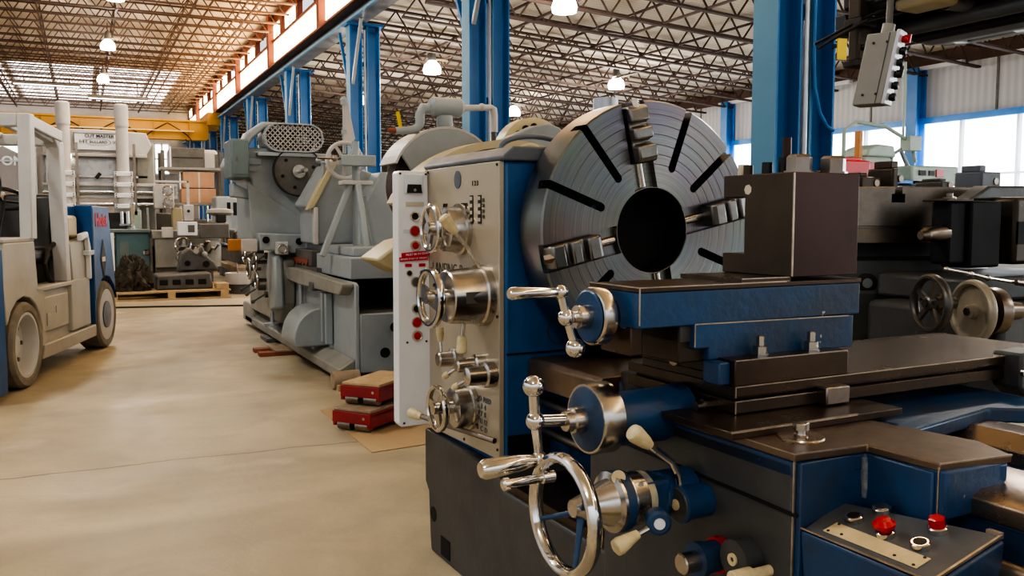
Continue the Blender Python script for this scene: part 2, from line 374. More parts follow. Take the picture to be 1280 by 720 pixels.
#@@SECTIONS@@
# ------------------------------------------------------------------ camera and light
cam = bpy.data.cameras.new('camera'); camo = bpy.data.objects.new('camera', cam); col.objects.link(camo)
YAW, PITCH = math.radians(25.9), math.atan(88/1100)
camo.location = (0,0,1.4); camo.rotation_euler = (PI/2-PITCH, 0, -YAW)
cam.sensor_width = 36; cam.lens = 36*1100/1280; cam.clip_end = 300; cam.clip_start = .05
sc.camera = camo
m_, nt_, b_ = _mat('window_glass')
tr_ = nt_.nodes.new('ShaderNodeBsdfTransparent'); mxs = nt_.nodes.new('ShaderNodeMixShader'); mxs.inputs[0].default_value = .12
nt_.links.new(tr_.outputs[0], mxs.inputs[1]); nt_.links.new(b_.outputs[0], mxs.inputs[2]); nt_.links.new(mxs.outputs[0], nt_.nodes['Material Output'].inputs[0])
b_.inputs['Roughness'].default_value = .05; M['clearglass'] = m_
w = bpy.data.worlds.new('sky'); sc.world = w; w.use_nodes = True
nt = w.node_tree; bg = nt.nodes['Background']
tc = nt.nodes.new('ShaderNodeTexCoord'); sp = nt.nodes.new('ShaderNodeSeparateXYZ'); nt.links.new(tc.outputs['Generated'], sp.inputs[0])
rp = nt.nodes.new('ShaderNodeValToRGB'); nt.links.new(sp.outputs['Z'], rp.inputs['Fac'])
rp.color_ramp.elements[0].position = 0; rp.color_ramp.elements[0].color = (.34,.335,.33,1)
rp.color_ramp.elements[1].position = .35; rp.color_ramp.elements[1].color = (.84,.91,1.0,1)
nt.links.new(rp.outputs['Color'], bg.inputs['Color']); bg.inputs['Strength'].default_value = 1.0
def lamp(kind, loc, e, c=(1,1,1), rot=(0,0,0), size=1.0, sy=None, name='lamp_and_fill_light'):
    l = bpy.data.lights.new(name, kind); l.energy = e; l.color = c
    o = bpy.data.objects.new(name, l); col.objects.link(o); o.location = loc; o.rotation_euler = rot
    if kind == 'AREA':
        l.shape = 'RECTANGLE'; l.size = size; l.size_y = sy or size
    elif kind in ('POINT','SPOT'): l.shadow_soft_size = size
    return o
sc.view_settings.view_transform = 'AgX'; sc.view_settings.look = 'AgX - High Contrast'; sc.view_settings.exposure = .5
# ------------------------------------------------------------------ building shell
X0 = 6.5; XR = 20.0; XL = -17.0; YN = -14.0; YF = 62.0
COLY = [-.7+7.6*k for k in range(0, 9)]     # bay lines: 6.9, 14.5 ...
struct(MB().box(XL, XR+.3, YN, YF+.3, -.2, 0), 'floor', 'floor')
# roofs
struct(MB().box(XL, X0+.2, YN, YF, 8.75, 8.95), 'ceiling', 'ribdeck')
struct(MB().hexa([(X0+.2,YN,6.52),(X0+.2,YF,6.52),(X0+.2,YF,6.7),(X0+.2,YN,6.7)], [(XR+.3,YN,5.68),(XR+.3,YF,5.68),(XR+.3,YF,5.86),(XR+.3,YN,5.86)]), 'ceiling', 'ribdeck')
# far wall with three window openings
fw = MB()
xs = [(-17,-9),(-1.5,3.4),(5.2,20)]
for a,b in xs: fw.box(a,b,YF,YF+.25,0,9)
for a,b,z0,z1 in ((-9,-1.5,6.7,9),(-9,-1.5,0,3.0),(3.4,5.2,6.2,9),(3.4,5.2,0,4.2)): fw.box(a,b,YF,YF+.25,z0,z1)
struct(fw, 'wall_far', 'farwall')
for i,(a,b,z0,z1) in enumerate(((-9,-1.5,3.0,6.7),(3.4,5.2,4.2,6.2))):
    wn = MB().box(a,b,YF+.05,YF+.1,z0,z1); o = struct(wn, f'window_{i+1}', 'farglow' if i else 'clearglass')
    f = MB()
    for k in range(5):
        x = a+(b-a)*k/4; f.box(x-.05,x+.05,YF-.05,YF+.04,z0,z1)
    f.box(a,b,YF-.05,YF+.04,z0-.06,z0+.06); f.box(a,b,YF-.05,YF+.04,z1-.06,z1+.06); f.box(a,b,YF-.05,YF+.04,(z0+z1)/2-.04,(z0+z1)/2+.04)
    struct(f, 'window_frame', 'grey', parent=o)
# right wall: dado, window band, ribbed panels, brown strip
struct(MB().box(XR, XR+.25, YN, YF, 0, 1.0), 'wall_right', 'wallpanel')
o = struct(MB().box(XR, XR+.2, YN, YF, 4.0, 5.28), 'wall_right_upper', 'ribwall')
seam = MB()
for k in range(12):
    y = 18.1-7.6*2+3.8*k; seam.box(XR-.02, XR, y-.03, y+.03, 4.0, 5.28)
struct(seam, 'trim_1', 'grey3')
struct(MB().box(XR+.02, XR+.25, YN, YF, 5.28, 5.9), 'wall_right_top', 'brownwall')
ledge = MB()
for k in range(20):
    y = -10+3.6*k; ledge.box(XR-.14, XR+.0, y, y+2.2, 5.24, 5.34)
struct(ledge, 'trim_2', 'white')
struct(MB().box(XR-.1, XR+.02, YN, YF, 3.84, 4.0), 'trim_3', 'bluelt')
struct(MB().box(XR-.05, XR+.05, YN, YF, 1.0, 1.12), 'trim_4', 'bluelt')
o = struct(MB().box(XR+.1, XR+.14, YN, YF, 1.1, 3.9), 'window_4', 'winglow')
mu = MB()
for k in range(40):
    y = -10.6+1.52*k
    mu.box(XR-.03, XR+.08, y-.035, y+.035, 1.1, 3.86)
mu.box(XR-.02, XR+.08, YN, YF, 2.45, 2.5)
struct(mu, 'window_frame', 'wallpanel', parent=o)
# light from the world outside reaches in through the open left side and the open end behind the camera
# clerestory between the low right roof and the high left roof
cl = MB().box(X0-.02, X0+.02, YN, YF, 7.05, 7.75); o = struct(cl, 'window_5', 'clglow')
cl2 = MB()
for k in range(31):
    y = -10+2.53*k; 
    if k % 3: cl2.box(X0-.02, X0+.02, y-.75, y+.75, 7.86, 8.35)
struct(cl2, 'window_pane', 'clglow', parent=o)
fr = MB().box(X0-.06, X0+.1, YN, YF, 7.75, 7.85)
fr.box(X0-.06, X0+.1, YN, YF, 8.36, 8.5)
for k in range(12):
    y = -.7+7.6*k-11.5; fr.box(X0-.22, X0+.12, y-.16, y+.16, 6.7, 8.7)
for k in range(31):
    y = -10+2.53*k+1.26; fr.box(X0-.07, X0+.1, y-.16, y+.16, 7.85, 8.4)
struct(fr, 'window_frame', 'rust', parent=o)
struct(MB().box(X0-.02, X0+.12, YN, YF, 8.4, 8.75), 'wall_clerestory', 'rust')
struct(MB().box(X0+.1, X0+.2, YN, YF, 6.5, 7.05), 'wall_clerestory_sill', 'rust')
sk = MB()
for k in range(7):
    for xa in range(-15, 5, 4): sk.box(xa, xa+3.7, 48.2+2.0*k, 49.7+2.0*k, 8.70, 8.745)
struct(sk, 'window_6', 'added_ceiling_glow')  # glowing panels added to brighten the far end of the ceiling
# open web joists
def joist_mesh(x0, x1, zb, slope, depth, pitch, label, group, y0):
    mb = MB()
    def z(x): return zb + slope*(x-x0)
    for s in (-.035,.035):
        mb.bar((x0,s,z(x0)), (x1,s,z(x1)), .045, .05)
        mb.bar((x0,s,z(x0)+depth), (x1,s,z(x1)+depth), .045, .05)
    n = int((x1-x0)/pitch)
    for i in range(n):
        a = x0+i*pitch; m_ = a+pitch/2; b_ = a+pitch
        mb.bar((a,0,z(a)), (m_,0,z(m_)+depth), .032, .032); mb.bar((m_,0,z(m_)+depth), (b_,0,z(b_)), .032, .032)
    o = solo(mb, 'roof_joist', 'joist', label, 'roof joist', (0,0,0), group=group)
    o.location = (0,y0,0)
    return o
jl = joist_mesh(XL, X0-.15, 8.08, 0, .58, .8, 'rust brown open web steel joist spanning across the high left roof', 'open web joists under the high left roof', 10.2)
for k in range(1, 34):
    c = jl.copy(); col.objects.link(c); c.location = (0, 10.2+1.52*k, 0)
jr = joist_mesh(X0+.15, XR, 5.93, -.062, .5, .72, 'brown open web steel joist spanning across the low right roof', 'open web joists under the low right roof', 5.7)
for k in range(1, 37):
    c = jr.copy(); col.objects.link(c); c.location = (0, 5.7+1.52*k, 0)
# bridging lines running along the hall
br = None
for i, x in enumerate((-14.6,-11.6,-8.6,-5.8,-3.4,-1.1,1.2,3.4,5.2)):
    mb = MB().bar((x,0,8.12),(x,53,8.12),.06,.06).bar((x,0,8.60),(x,53,8.60),.05,.05)
    for k in range(34): mb.bar((x,.1+1.52*k,8.12),(x,.1+1.52*k+1.5,8.6),.025,.025)
    solo(mb.__class__() if False else mb, 'bridging_bar', 'joist', 'long thin bridging bar tying the joists of the high left roof together', 'bridging bar', (0,0,0), group='bridging bars of the left roof').location = (0,8.8,0)
for x in (9.2,11.6,14.2,17.0):
    z = 5.93-.062*(x-X0-.15)
    mb = MB().bar((x,0,z+.03),(x,56,z+.03),.05,.05).bar((x,0,z+.46),(x,56,z+.46),.05,.05)
    solo(mb, 'bridging_bar', 'joist', 'long thin bridging bar tying the joists of the low right roof together', 'bridging bar', (0,0,0), group='bridging bars of the right roof').location = (0,5,0)
# deep girders and fluorescent fittings at the far end of the left bay
for i,(x0,x1,y,z,lb) in enumerate(((-2.9,.1,50,7.93,'long lit fluorescent batten under the left roof, nearer and further left'),(.4,3.25,50,7.42,'long lit fluorescent batten under the left roof, just above the yellow crane'))):
    t = thing('strip_light', lb, 'strip light', ((x0+x1)/2,y,z))
    part(MB().box(x0,x1,y-.12,y+.12,z+.04,z+.2), 'housing', 'grey3', t)
    part(MB().box(x0+.05,x1-.05,y-.05,y+.05,z,z+.04), 'tube', 'tube', t)
    for x in (x0+.5,x1-.5): part(MB().bar((x,y,z+.16),(x,y,8.3),.05,.05), 'hanger', 'joist', t)
# air unit, dark, far left under the roof
t = thing('heater_unit', 'dark unit heater hanging under the far left roof', 'heater', (-3.6,36,7.2))
part(MB().box(-5.2,-3.0,35.6,36.8,7.3,7.85), 'casing', 'hoist', t, .03); part(MB().bar((-4.2,36,7.85),(-4.2,36,8.1),.08,.08), 'hanger', 'joist', t)
# columns: twin blue shafts carrying the runway
names = {1:'tall blue twin steel column behind the brown tool block, nearest the camera',
 2:'tall blue twin steel column behind the small grey valve pipe, left of the big chuck',
 3:'blue twin steel column just behind the grey tripod and its spoked wheel',
 4:'blue twin steel column rising behind the mesh belt guard of the grey grinder',
 5:'blue twin steel column left of the mesh belt guard, fifth along the row',
 6:'blue twin steel column sixth along the row, above the far lathe',
 7:'blue twin steel column seventh along the row toward the yellow crane',
 8:'farthest blue twin steel column, beside the end of the yellow crane'}
for k in range(1, 9):
    y = COLY[k]; t = thing('steel_column', names[k], 'column', (X0,y,0))
    zt = 6.2
    for j, xa in enumerate((6.14, 6.59)):
        xb = xa+.32
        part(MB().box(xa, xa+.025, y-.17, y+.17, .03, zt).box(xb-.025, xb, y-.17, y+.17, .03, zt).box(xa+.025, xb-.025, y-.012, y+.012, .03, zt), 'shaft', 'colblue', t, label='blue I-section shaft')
        part(MB().box(xa-.006,xa,y-.17,y+.17,.03,zt), 'lit_flange_face', 'colside', t)  # aisle light on the left flange painted in as paler blue
    lc = MB()
    for z in (1.0,3.4,5.2): lc.box(6.46,6.59,y-.1,y+.1,z,z+.12)
    part(lc, 'batten_plate', 'colblue', t)
    part(MB().box(6.0,7.15,y-.3,y+.3,0,.03), 'base_plate', 'grey3', t)
    part(MB().box(6.05,7.05,y-.25,y+.25,6.2,6.26), 'cap_plate', 'colblue', t)
    part(MB().tube([(6.525,y-.16,.1),(6.525,y-.16,6.1)],.028), 'conduit', 'conduit', t)
    part(MB().tube([(6.94,y-.05,.1),(6.94,y-.05,6.1)],.018), 'conduit', 'conduit', t)
    if k == 1: part(MB().tube([(6.60,y-.19,6.0),(6.60,y-.19,3.0),(6.62,y-.19,2.7),(6.70,y-.19,2.45),(6.80,y-.19,2.32),(6.89,y-.19,2.28)],.018), 'bent_conduit', 'colblue', t)
    if k > 1:
        for s_ in (-1,1): part(MB().bar((6.2,y+s_*.2,4.75),(6.2,y+s_*1.0,6.2),.07,.07), 'knee_brace', 'conduit' if s_<0 else 'colblue', t)
# crane runway
t = thing('runway_beam', 'long grey crane runway beam with a rail on top of the blue columns', 'beam', (X0,24,6.26))
part(MB().box(6.10,6.54,YN,YF,6.26,6.30).box(6.29,6.35,YN,YF,6.30,6.58).box(6.06,6.58,YN,YF,6.58,6.63), 'girder', 'rail', t)
part(MB().box(6.28,6.36,YN,YF,6.63,6.70), 'rail', 'steel2', t)
part(MB().box(5.98,6.04,YN,YF,6.56,6.62), 'conductor_bar', 'copper', t)
part(MB().box(6.04,6.10,YN,YF,6.24,6.30), 'edge_angle', 'colside', t)
# overhead crane
t = thing('overhead_crane', 'yellow overhead travelling crane spanning the far end of the left bay', 'crane', (-5,46,5.0))
yc = 46
part(MB().box(XL,5.7,yc,yc+.5,5.25,6.05).box(XL,5.9,yc-.12,yc+.62,6.05,6.14).box(XL,5.6,yc-.12,yc+.62,5.19,5.25), 'bridge_girder', 'crane', t)
part(MB().box(XL,5.7,yc+1.6,yc+2.1,5.35,6.2), 'bridge_girder', 'crane', t)
st = MB()
for k in range(15): st.box(-16+1.6*k,-15.94+1.6*k,yc-.06,yc,5.25,6.05)
part(st, 'stiffener', 'crane', t)
part(MB().box(5.6,6.4,yc-.6,yc+2.6,5.9,6.5), 'end_truck', 'crane', t)
part(MB().box(XL,5.0,yc-.32,yc-.12,5.55,5.60), 'walkway_edge', 'cream', t)
cb = MB()
for k in range(5):
    x = -5+2.2*k; cb.tube([(x+1.1*math.sin(PI*i/14-PI/2)*1.0, yc-.2, 5.95-.95*(abs(i/7-1))**1.0*1.0) for i in range(15)], .03, 6)
part(cb, 'festoon_cable', 'black', t)
part(MB().tube([(4.6,yc-.3,5.2),(4.9,yc-.4,3.9),(3.9,yc-.4,3.7)],.03,6), 'pendant_cable', 'black', t)
# high bay lamps
def highbay(x, y, z, ztop, label, e=230):
    t = thing('high_bay_lamp', label, 'lamp', (x,y,z))
    part(MB().lathe((x,y,z), (0,0,1), [(0,.23),(.10,.25),(.22,.21),(.32,.12),(.34,.10)], 24), 'glass_shade', 'lampglow', t)
    part(MB().lathe((x,y,z+.34), (0,0,1), [(0,.10),(.05,.11),(.22,.10),(.28,.04)], 16), 'ballast_housing', 'grey3', t)
    part(MB().bar((x,y,z+.6),(x,y,ztop),.03,.03), 'hanger_rod', 'joist', t)
    part(MB().box(x+.12,x+.45,y-.02,y+.02,z+.36,z+.40), 'power_cord', 'cream', t)
    lamp('POINT', (x,y,z-.28), e, (1,.93,.84), size=.22)
L_ = [(.97,26.3,7.2,8.1,'glowing bell lamp topmost of the column of three over the aisle'),
 (.97,34.0,7.2,8.1,'glowing bell lamp in the middle of the three over the aisle'),
 (.97,42.2,7.2,8.1,'glowing bell lamp lowest of the three over the aisle, just above the crane'),
 (8.45,15.1,5.33,5.8,'big glowing bell lamp above the left half of the round chuck'),
 (8.66,22.8,5.3,5.8,'glowing bell lamp left of the blue column behind the valve pipe'),
 (8.66,29.9,5.3,5.8,'small glowing bell lamp between the blue columns over the tripod wheel'),
 (14.3,22.4,5.2,5.42,'glowing bell lamp above the rim of the round chuck, right of its top jaw'),
 (14.6,29.9,5.2,5.42,'small glowing bell lamp low over the pale curved wheel guard')]
for a in L_: highbay(*a)
for x,y,z,e_ in ((-3,7,7.2,480),(.9,18,7.2,520),(-3,-4,7.2,300),(9,-3,5.3,170),(9,6,5.3,200)):  # added unseen fill lights without fixtures, for the lathe and aisle
    lamp('POINT', (x,y,z), e_, (1,.95,.88), size=.3)
lamp('AREA', (XR-.3,14,2.5), 420, (.88,.94,1), rot=(0,math.radians(-90),0), size=2.4, sy=34)
lamp('AREA', (X0-.3,34,7.7), 1500, (1,.60,.30), rot=(0,math.radians(100),0), size=.8, sy=40)
M['peel2'] = paint('peeled_patch', (.10,.13,.18), .5, dirt=(.42,.38,.30), amt=.9, scale=35)
# ------------------------------------------------------------------ the big engine lathe
A1 = math.radians(1.9)
LO = (1.9,2.4,0)
CX, CZ, CYF, CR = 1.913, 1.355, 2.55, .458
CH_LOCAL = (CX-LO[0], 0, CZ-LO[2])
M['chuck'] = chuck_mat()
t = lathe_root = thing('engine_lathe', 'large blue engine lathe with a huge round slotted chuck and cream gear panel', 'lathe', LO, A1)
NX = (-1,0,0)
# base under the headstock and bed
bs = MB().prism([(.0,2.30),(.0,3.36),(.06,3.37),(.27,3.385),(.30,3.42),(.515,3.42),(.500,2.75),(.46,2.72),(.42,.2),(.0,.2)][::-1] and [(3.36,0),(3.37,.05),(3.385,.25),(3.42,.285),(3.42,.512),(2.75,.500),(2.70,.44),(.0,.44),(.0,0)], 'x', 1.385, 2.55)
base = part(bs, 'base', 'dgrey', t, .008)
part(MB().lathe((1.386,3.33,.165), NX, [(0,.032),(.002,.032)], 20), 'bolt_hole', 'deep', base)
part(MB().box(1.383,1.386,3.16,3.25,.02,.10), 'lifting_pocket', 'deep', base)
part(MB().box(1.40,2.5,.0,2.74,.44,.47), 'chip_tray', 'slide', t)
# headstock casting
hs = MB().box(1.42,2.45,2.745,3.43,.50,1.60)
head = part(hs, 'headstock', 'blueside', t, .012)
part(MB().prism([(1.405,1.598),(1.40,1.612),(1.445,1.648),(2.4,1.66),(2.45,1.60)], 'y', 2.725, 3.45), 'top_cover', 'bluegrey', t, .006)
part(MB().tube([(1.60+.14*math.cos(a)*1.0,2.86,1.648+.05*math.sin(a)) for a in [PI*k/12 for k in range(13)]],.010), 'lifting_eye', 'bluegrey', t)
part(MB().box(1.425,2.45,2.741,2.746,.912,.918), 'cover_seam', 'deep', head)
for x,z,r in ((1.56,.78,.045),(1.64,.99,.05)):
    part(MB().ring((x,2.746,z),(0,-1,0),r-.004,r,.004,32), 'cover_plug', 'dgrey', head)
part(MB().box(1.43,1.60,2.738,2.746,.50,.62), 'dark_patch', 'deep', head)  # near-black patch low on the headstock front
# cream panel plate
pl = MB().prism([(2.752,.535),(2.752,1.597),(3.41,1.597),(3.41,.520)], 'x', 1.400, 1.42)
plate = part(pl, 'control_plate', 'panel', t, .002, 1)
ov = MB()
ov.lathe((1.4,3.10,1.545), NX, [(0,1),(.003,1)], 28)
for v in ov.bm.verts: v.co = Vector((v.co.x, 3.10+(v.co.y-3.10)*.030, 1.545+(v.co.z-1.545)*.034))
part(ov, 'maker_badge', 'bluegrey', plate)
for j,y in enumerate((2.975,2.905)): part(MB().box(1.397,1.4,y-.013,y+.013,1.378,1.482), 'scale_strip', 'ink', plate)
for y in (2.975,2.905):
    for k in range(4):
        z = 1.392+.026*k; part(MB().box(1.3955,1.397,y-.009,y+.009,z-.006,z+.007), 'scale_mark', 'tan', plate)
text('1 2 3', .026, (1.399,2.945,1.525), (0,-1,0), (0,0,1), 'ink', plate)
text('10\n20\n30\n40', .020, (1.399,2.875,1.432), (0,-1,0), (0,0,1), 'grey3', plate)
text('INCHES', .018, (1.399,3.04,1.448), (0,-1,0), (0,0,1), 'ink', plate)
text('RPM', .022, (1.399,3.22,1.447), (0,-1,0), (0,0,1), 'ink', plate)
text('FORWARD', .018, (1.399,3.00,1.387), (0,-1,0), (0,0,1), 'ink', plate)
text('LANSING R', .070, (1.3985,3.205,1.193), (0,-1,0), (0,0,1), 'ink', plate, squash=.86, bold=-.0012, depth=.0006)
text('26', .080, (1.398,3.315,1.100), (0,-1,0), (0,0,1), 'ink', plate, squash=.85)
text('THREAD  FEED\n1  2  3  4\n5  6  7  8\n9 10 11 12\nA  B  C  D', .028, (1.399,2.91,.675), (0,-1,0), (0,0,1), 'bluegrey', plate)
part(MB().box(1.398,1.4,2.80,2.84,1.045,1.075), 'red_mark', 'redtape', plate)
part(MB().box(1.398,1.4,2.80,2.812,1.085,1.175), 'sight_slot', 'deep', plate)
for y,z in ((2.765,1.585),(2.765,.57),(3.395,1.585),(3.395,.55),(2.765,1.05),(3.05,.545)): part(MB().cyl((1.4,y,z),(1.396,y,z),.005,n=10), 'screw', 'ink', plate)
# dials and knobs on the plate
def handring(parent, c, R, r, sp=2, ang=.4, width=.03):
    w = part(MB().torus(c, NX, R, r, 40, 10, 1.3), 'handwheel_rim', 'chrome', parent)
    s = MB()
    for k in range(sp):
        a = ang + PI*k/ (sp/2) if sp > 1 else ang
        d = Vector((0, math.cos(a), math.sin(a)))
        s.bar(Vector(c), Vector(c)+d*R, width, .012, up=(1,0,0))
    s.cyl(Vector(c)+Vector((.012,0,0)), Vector(c)+Vector((-.02,0,0)), .022)
    part(s, 'spokes', 'steel', w)
    return w
d = part(MB().lathe((1.400,2.875,1.118), NX, [(0,.112),(.028,.112),(.034,.104),(.040,.104),(.150,.095),(.155,.09)], 48), 'speed_dial', 'steel', t, label='large polished steel speed selector barrel')
part(MB().box(1.36,1.285,2.775,2.79,1.10,1.14), 'index_window', 'grey3', d)
part(MB().tube([(1.37,2.85,1.22),(1.33,2.86,1.29),(1.27,2.865,1.36)],.0085), 'lever_rod', 'steel', d)
part(MB().lathe((1.285,2.864,1.345), (-.30,.02,.36), [(0,.012),(.03,.020),(.07,.022),(.078,.015)], 16), 'lever_knob', 'knob', d)
part(MB().tube([(1.33,2.90,1.02),(1.325,2.905,.965)],.009), 'lower_lever_rod', 'steel', d)
part(MB().lathe((1.325,2.905,.97), (0,.05,-1), [(0,.012),(.01,.018),(.06,.020),(.065,.014)], 16), 'lower_lever_knob', 'knob', d)
handring(d, (1.19,2.875,1.118), .098, .011, 2, .25, .05)
part(MB().cyl((1.26,2.875,1.118),(1.19,2.875,1.118),.03), 'spindle', 'steel', d)
d = part(MB().lathe((1.400,3.065,1.355), NX, [(0,.098),(.018,.098),(.022,.088),(.075,.082),(.08,.06)], 40), 'range_dial', 'steel', t)
handring(d, (1.275,3.065,1.360), .084, .010, 3, .9, .03)
part(MB().cyl((1.33,3.065,1.357),(1.27,3.065,1.358),.026), 'spindle', 'steel', d)
d = part(MB().lathe((1.400,3.10,.855), NX, [(0,.042),(.03,.042),(.035,.030),(.085,.029),(.09,.024)], 28), 'small_knob', 'steel', t)
part(MB().cyl((1.335,3.12,.87),(1.335,3.13,.935),.006), 'lever_rod', 'steel', d)
part(MB().lathe((1.335,3.128,.92),(0,.1,1),[(0,.010),(.03,.016),(.055,.015)],14), 'lever_knob', 'knob', d)
for (y,z,r) in ((2.885,.866,.036),(2.80,.838,.046)):
    d = part(MB().lathe((1.400,y,z), NX, [(0,r),(.035,r),(.04,r*.75),(.105,r*.72),(.11,r*.5)], 28), 'feed_knob', 'steel', t)
    part(MB().tube([(1.315,y+.02,z-.01),(1.29,y+.075,z-.045)],.006), 'lever_rod', 'steel', d)
    part(MB().lathe((1.295,y+.07,z-.04),(-.1,.35,-.2),[(0,.009),(.02,.013),(.035,.009)],12), 'lever_knob', 'knob', d)
for p_ in (((1.398,2.83,.93)),((1.398,2.87,.95)),((1.398,2.79,.91))): pass
d = part(MB().lathe((1.400,2.995,.685), NX, [(0,.088),(.02,.088),(.024,.080),(.075,.076),(.08,.06)], 40), 'thread_dial', 'steel', t)
handring(d, (1.265,2.995,.690), .080, .010, 3, .2, .03)
part(MB().cyl((1.33,2.995,.688),(1.26,2.995,.690),.024), 'spindle', 'steel', d)
lv = part(MB().tube([(1.385,2.76,.605),(1.33,3.0,.61),(1.275,3.235,.617)],.010), 'feed_lever', 'steel2', t)
part(MB().lathe((1.285,3.20,.615),(-.06,.25,.008),[(0,.013),(.02,.018),(.075,.021),(.085,.014)],16), 'lever_knob', 'knob', lv)
# white switch box on the far end of the headstock
sw = MB().prism([(1.262,.548),(1.272,.533),(1.398,.533),(1.408,.548),(1.396,1.58),(1.388,1.59),(1.276,1.59),(1.266,1.58)], 'y', 3.395, 3.46)
swb = part(sw, 'switch_box', 'white', t, .003, label='tall narrow white switch box')
FY = 3.395; FD = (0,-1,0)
def on_face(x, z, r, mat, name, dep=.014, ringr=None, lab=None):
    if ringr: part(MB().ring((x,FY,z), FD, r, ringr, .010, 28), 'button_bezel', 'chrome', swb)
    part(MB().lathe((x,FY,z), FD, [(0,r),(dep*.7,r),(dep,r*.8)], 24), name, mat, swb, label=lab)
mt = MB().box(1.292,1.372,3.383,3.395,1.497,1.577)
part(mt, 'meter_case', 'glass', swb, .004)
part(MB().prism([(1.300,1.500),(1.366,1.500),(1.362,1.535),(1.304,1.535)], 'y', 3.380, 3.384), 'meter_skirt', 'black', swb)
part(MB().ring((1.334,3.380,1.512), FD, .002,.006,.003,12), 'meter_screw', 'steel', swb)
part(MB().box(1.300,1.378,3.392,3.395,1.446,1.464), 'name_strip', 'tan', swb)
on_face(1.336,1.405,.015,'black','push_button',ringr=.021)
on_face(1.336,1.345,.020,'red','push_button',ringr=.023,lab='red push button')
part(MB().box(1.288,1.312,3.391,3.395,1.336,1.352), 'legend_plate', 'glass', swb)
on_face(1.337,1.285,.015,'red','push_button',ringr=.022,lab='red push button')
lb = part(MB().obox((1.340,3.391,1.250),(1,0,.08),(0,1,0),(-.08,0,1),.062,.003,.010), 'warning_label', 'redtape', swb)
lb2 = part(MB().obox((1.330,3.3905,1.232),(1,0,.05),(0,1,0),(-.05,0,1),.062,.003,.009), 'warning_label', 'redtape', swb)
text('MUST BE IN GEAR', .0125, (1.345,3.3875,1.2505), (1,0,.08), (-.08,0,1), 'white', swb)
text('BEFORE START UP THE JOG', .0095, (1.330,3.387,1.232), (1,0,.05), (-.05,0,1), 'white', swb)
for x in (1.308,1.368): part(MB().box(x-.014,x+.014,3.391,3.395,1.198,1.211), 'legend_plate', 'redtape', swb)
on_face(1.310,1.172,.010,'black','toggle',ringr=.013); on_face(1.368,1.172,.010,'black','toggle',ringr=.013)
on_face(1.338,1.135,.018,'grey3','selector',ringr=.022)
on_face(1.340,1.024,.015,'black','push_button',ringr=.021)
on_face(1.341,.967,.020,'red','push_button',ringr=.023,lab='red push button')
on_face(1.342,.911,.016,'red','push_button',ringr=.023,lab='red push button')
for x,z in ((1.276,1.578),(1.388,1.578),(1.283,.548),(1.393,.548),(1.30,.885),(1.385,.885)): part(MB().cyl((x,3.397,z),(x,3.391,z),.0045,n=10), 'screw', 'ink', swb)
# chuck: faced disc with slots, bore and four stepped jaws
def pol(r, deg, y): a = math.radians(deg); return (CX+r*math.cos(a), y, CZ+r*math.sin(a))
prof = [(0,.153),(0,.205)]
for rg in (.235,.27,.305,.34,.375,.41): prof += [(0,rg-.0011),(.0012,rg),(0,rg+.0011)]
prof += [(0,CR-.006),(.006,CR),(.15,CR),(.15,.153)]
disc = MB().lathe((CX,CYF,CZ),(0,1,0), prof, 120, closed=True)
ct = MB()
def slotbox(mb, deg, r0, r1, w, y0, y1, roundin=True):
    a = math.radians(deg); rd = Vector((math.cos(a),0,math.sin(a))); td = Vector((-math.sin(a),0,math.cos(a)))
    c = Vector((CX,(y0+y1)/2,CZ)) + rd*((r0+r1)/2)
    mb.obox(c, rd, td, (0,1,0), (r1-r0)/2, w/2, (y1-y0)/2)
SL = (40,70,130,160,220,250,310,340)
for dg_ in SL:
    slotbox(ct, dg_, .235, .50, .030, 2.50, 2.62)
for dg_ in SL:
    a = math.radians(dg_); ct.cyl(pol(.235,dg_,2.499), pol(.235,dg_,2.619), .0149, n=20)
for dg_ in (12,102,192,282):
    slotbox(ct, dg_, .10, .47, .098, 2.50, 2.574)
disc = cut(disc, ct)
ck = part(disc, 'chuck', 'chuck', t)
back = MB()
for dg_ in SL: slotbox(back, dg_, .238, .452, .048, 2.622, 2.640)
part(MB().ring((CX,2.585,CZ),(0,1,0),.1532,.156,.115,80), 'bore_liner', 'deep', ck)
part(MB().lathe((CX,2.80,CZ),(0,-1,0),[(0,.17),(.115,.17)],48), 'spindle_bore', 'deep', ck)
part(MB().ring((CX,2.553,CZ),(0,1,0),.1515,.1538,.02,80), 'bore_edge', 'steel2', ck)
part(MB().lathe((CX,2.70,CZ),(0,1,0),[(0,.27),(.04,.27),(.05,.2)],48), 'spindle_flange', 'dgrey', t)
for dg_ in SL:
    sf = MB(); slotbox(sf, dg_, .236, .45, .024, 2.612, 2.617); part(sf, 'slot_floor', 'deep', ck)
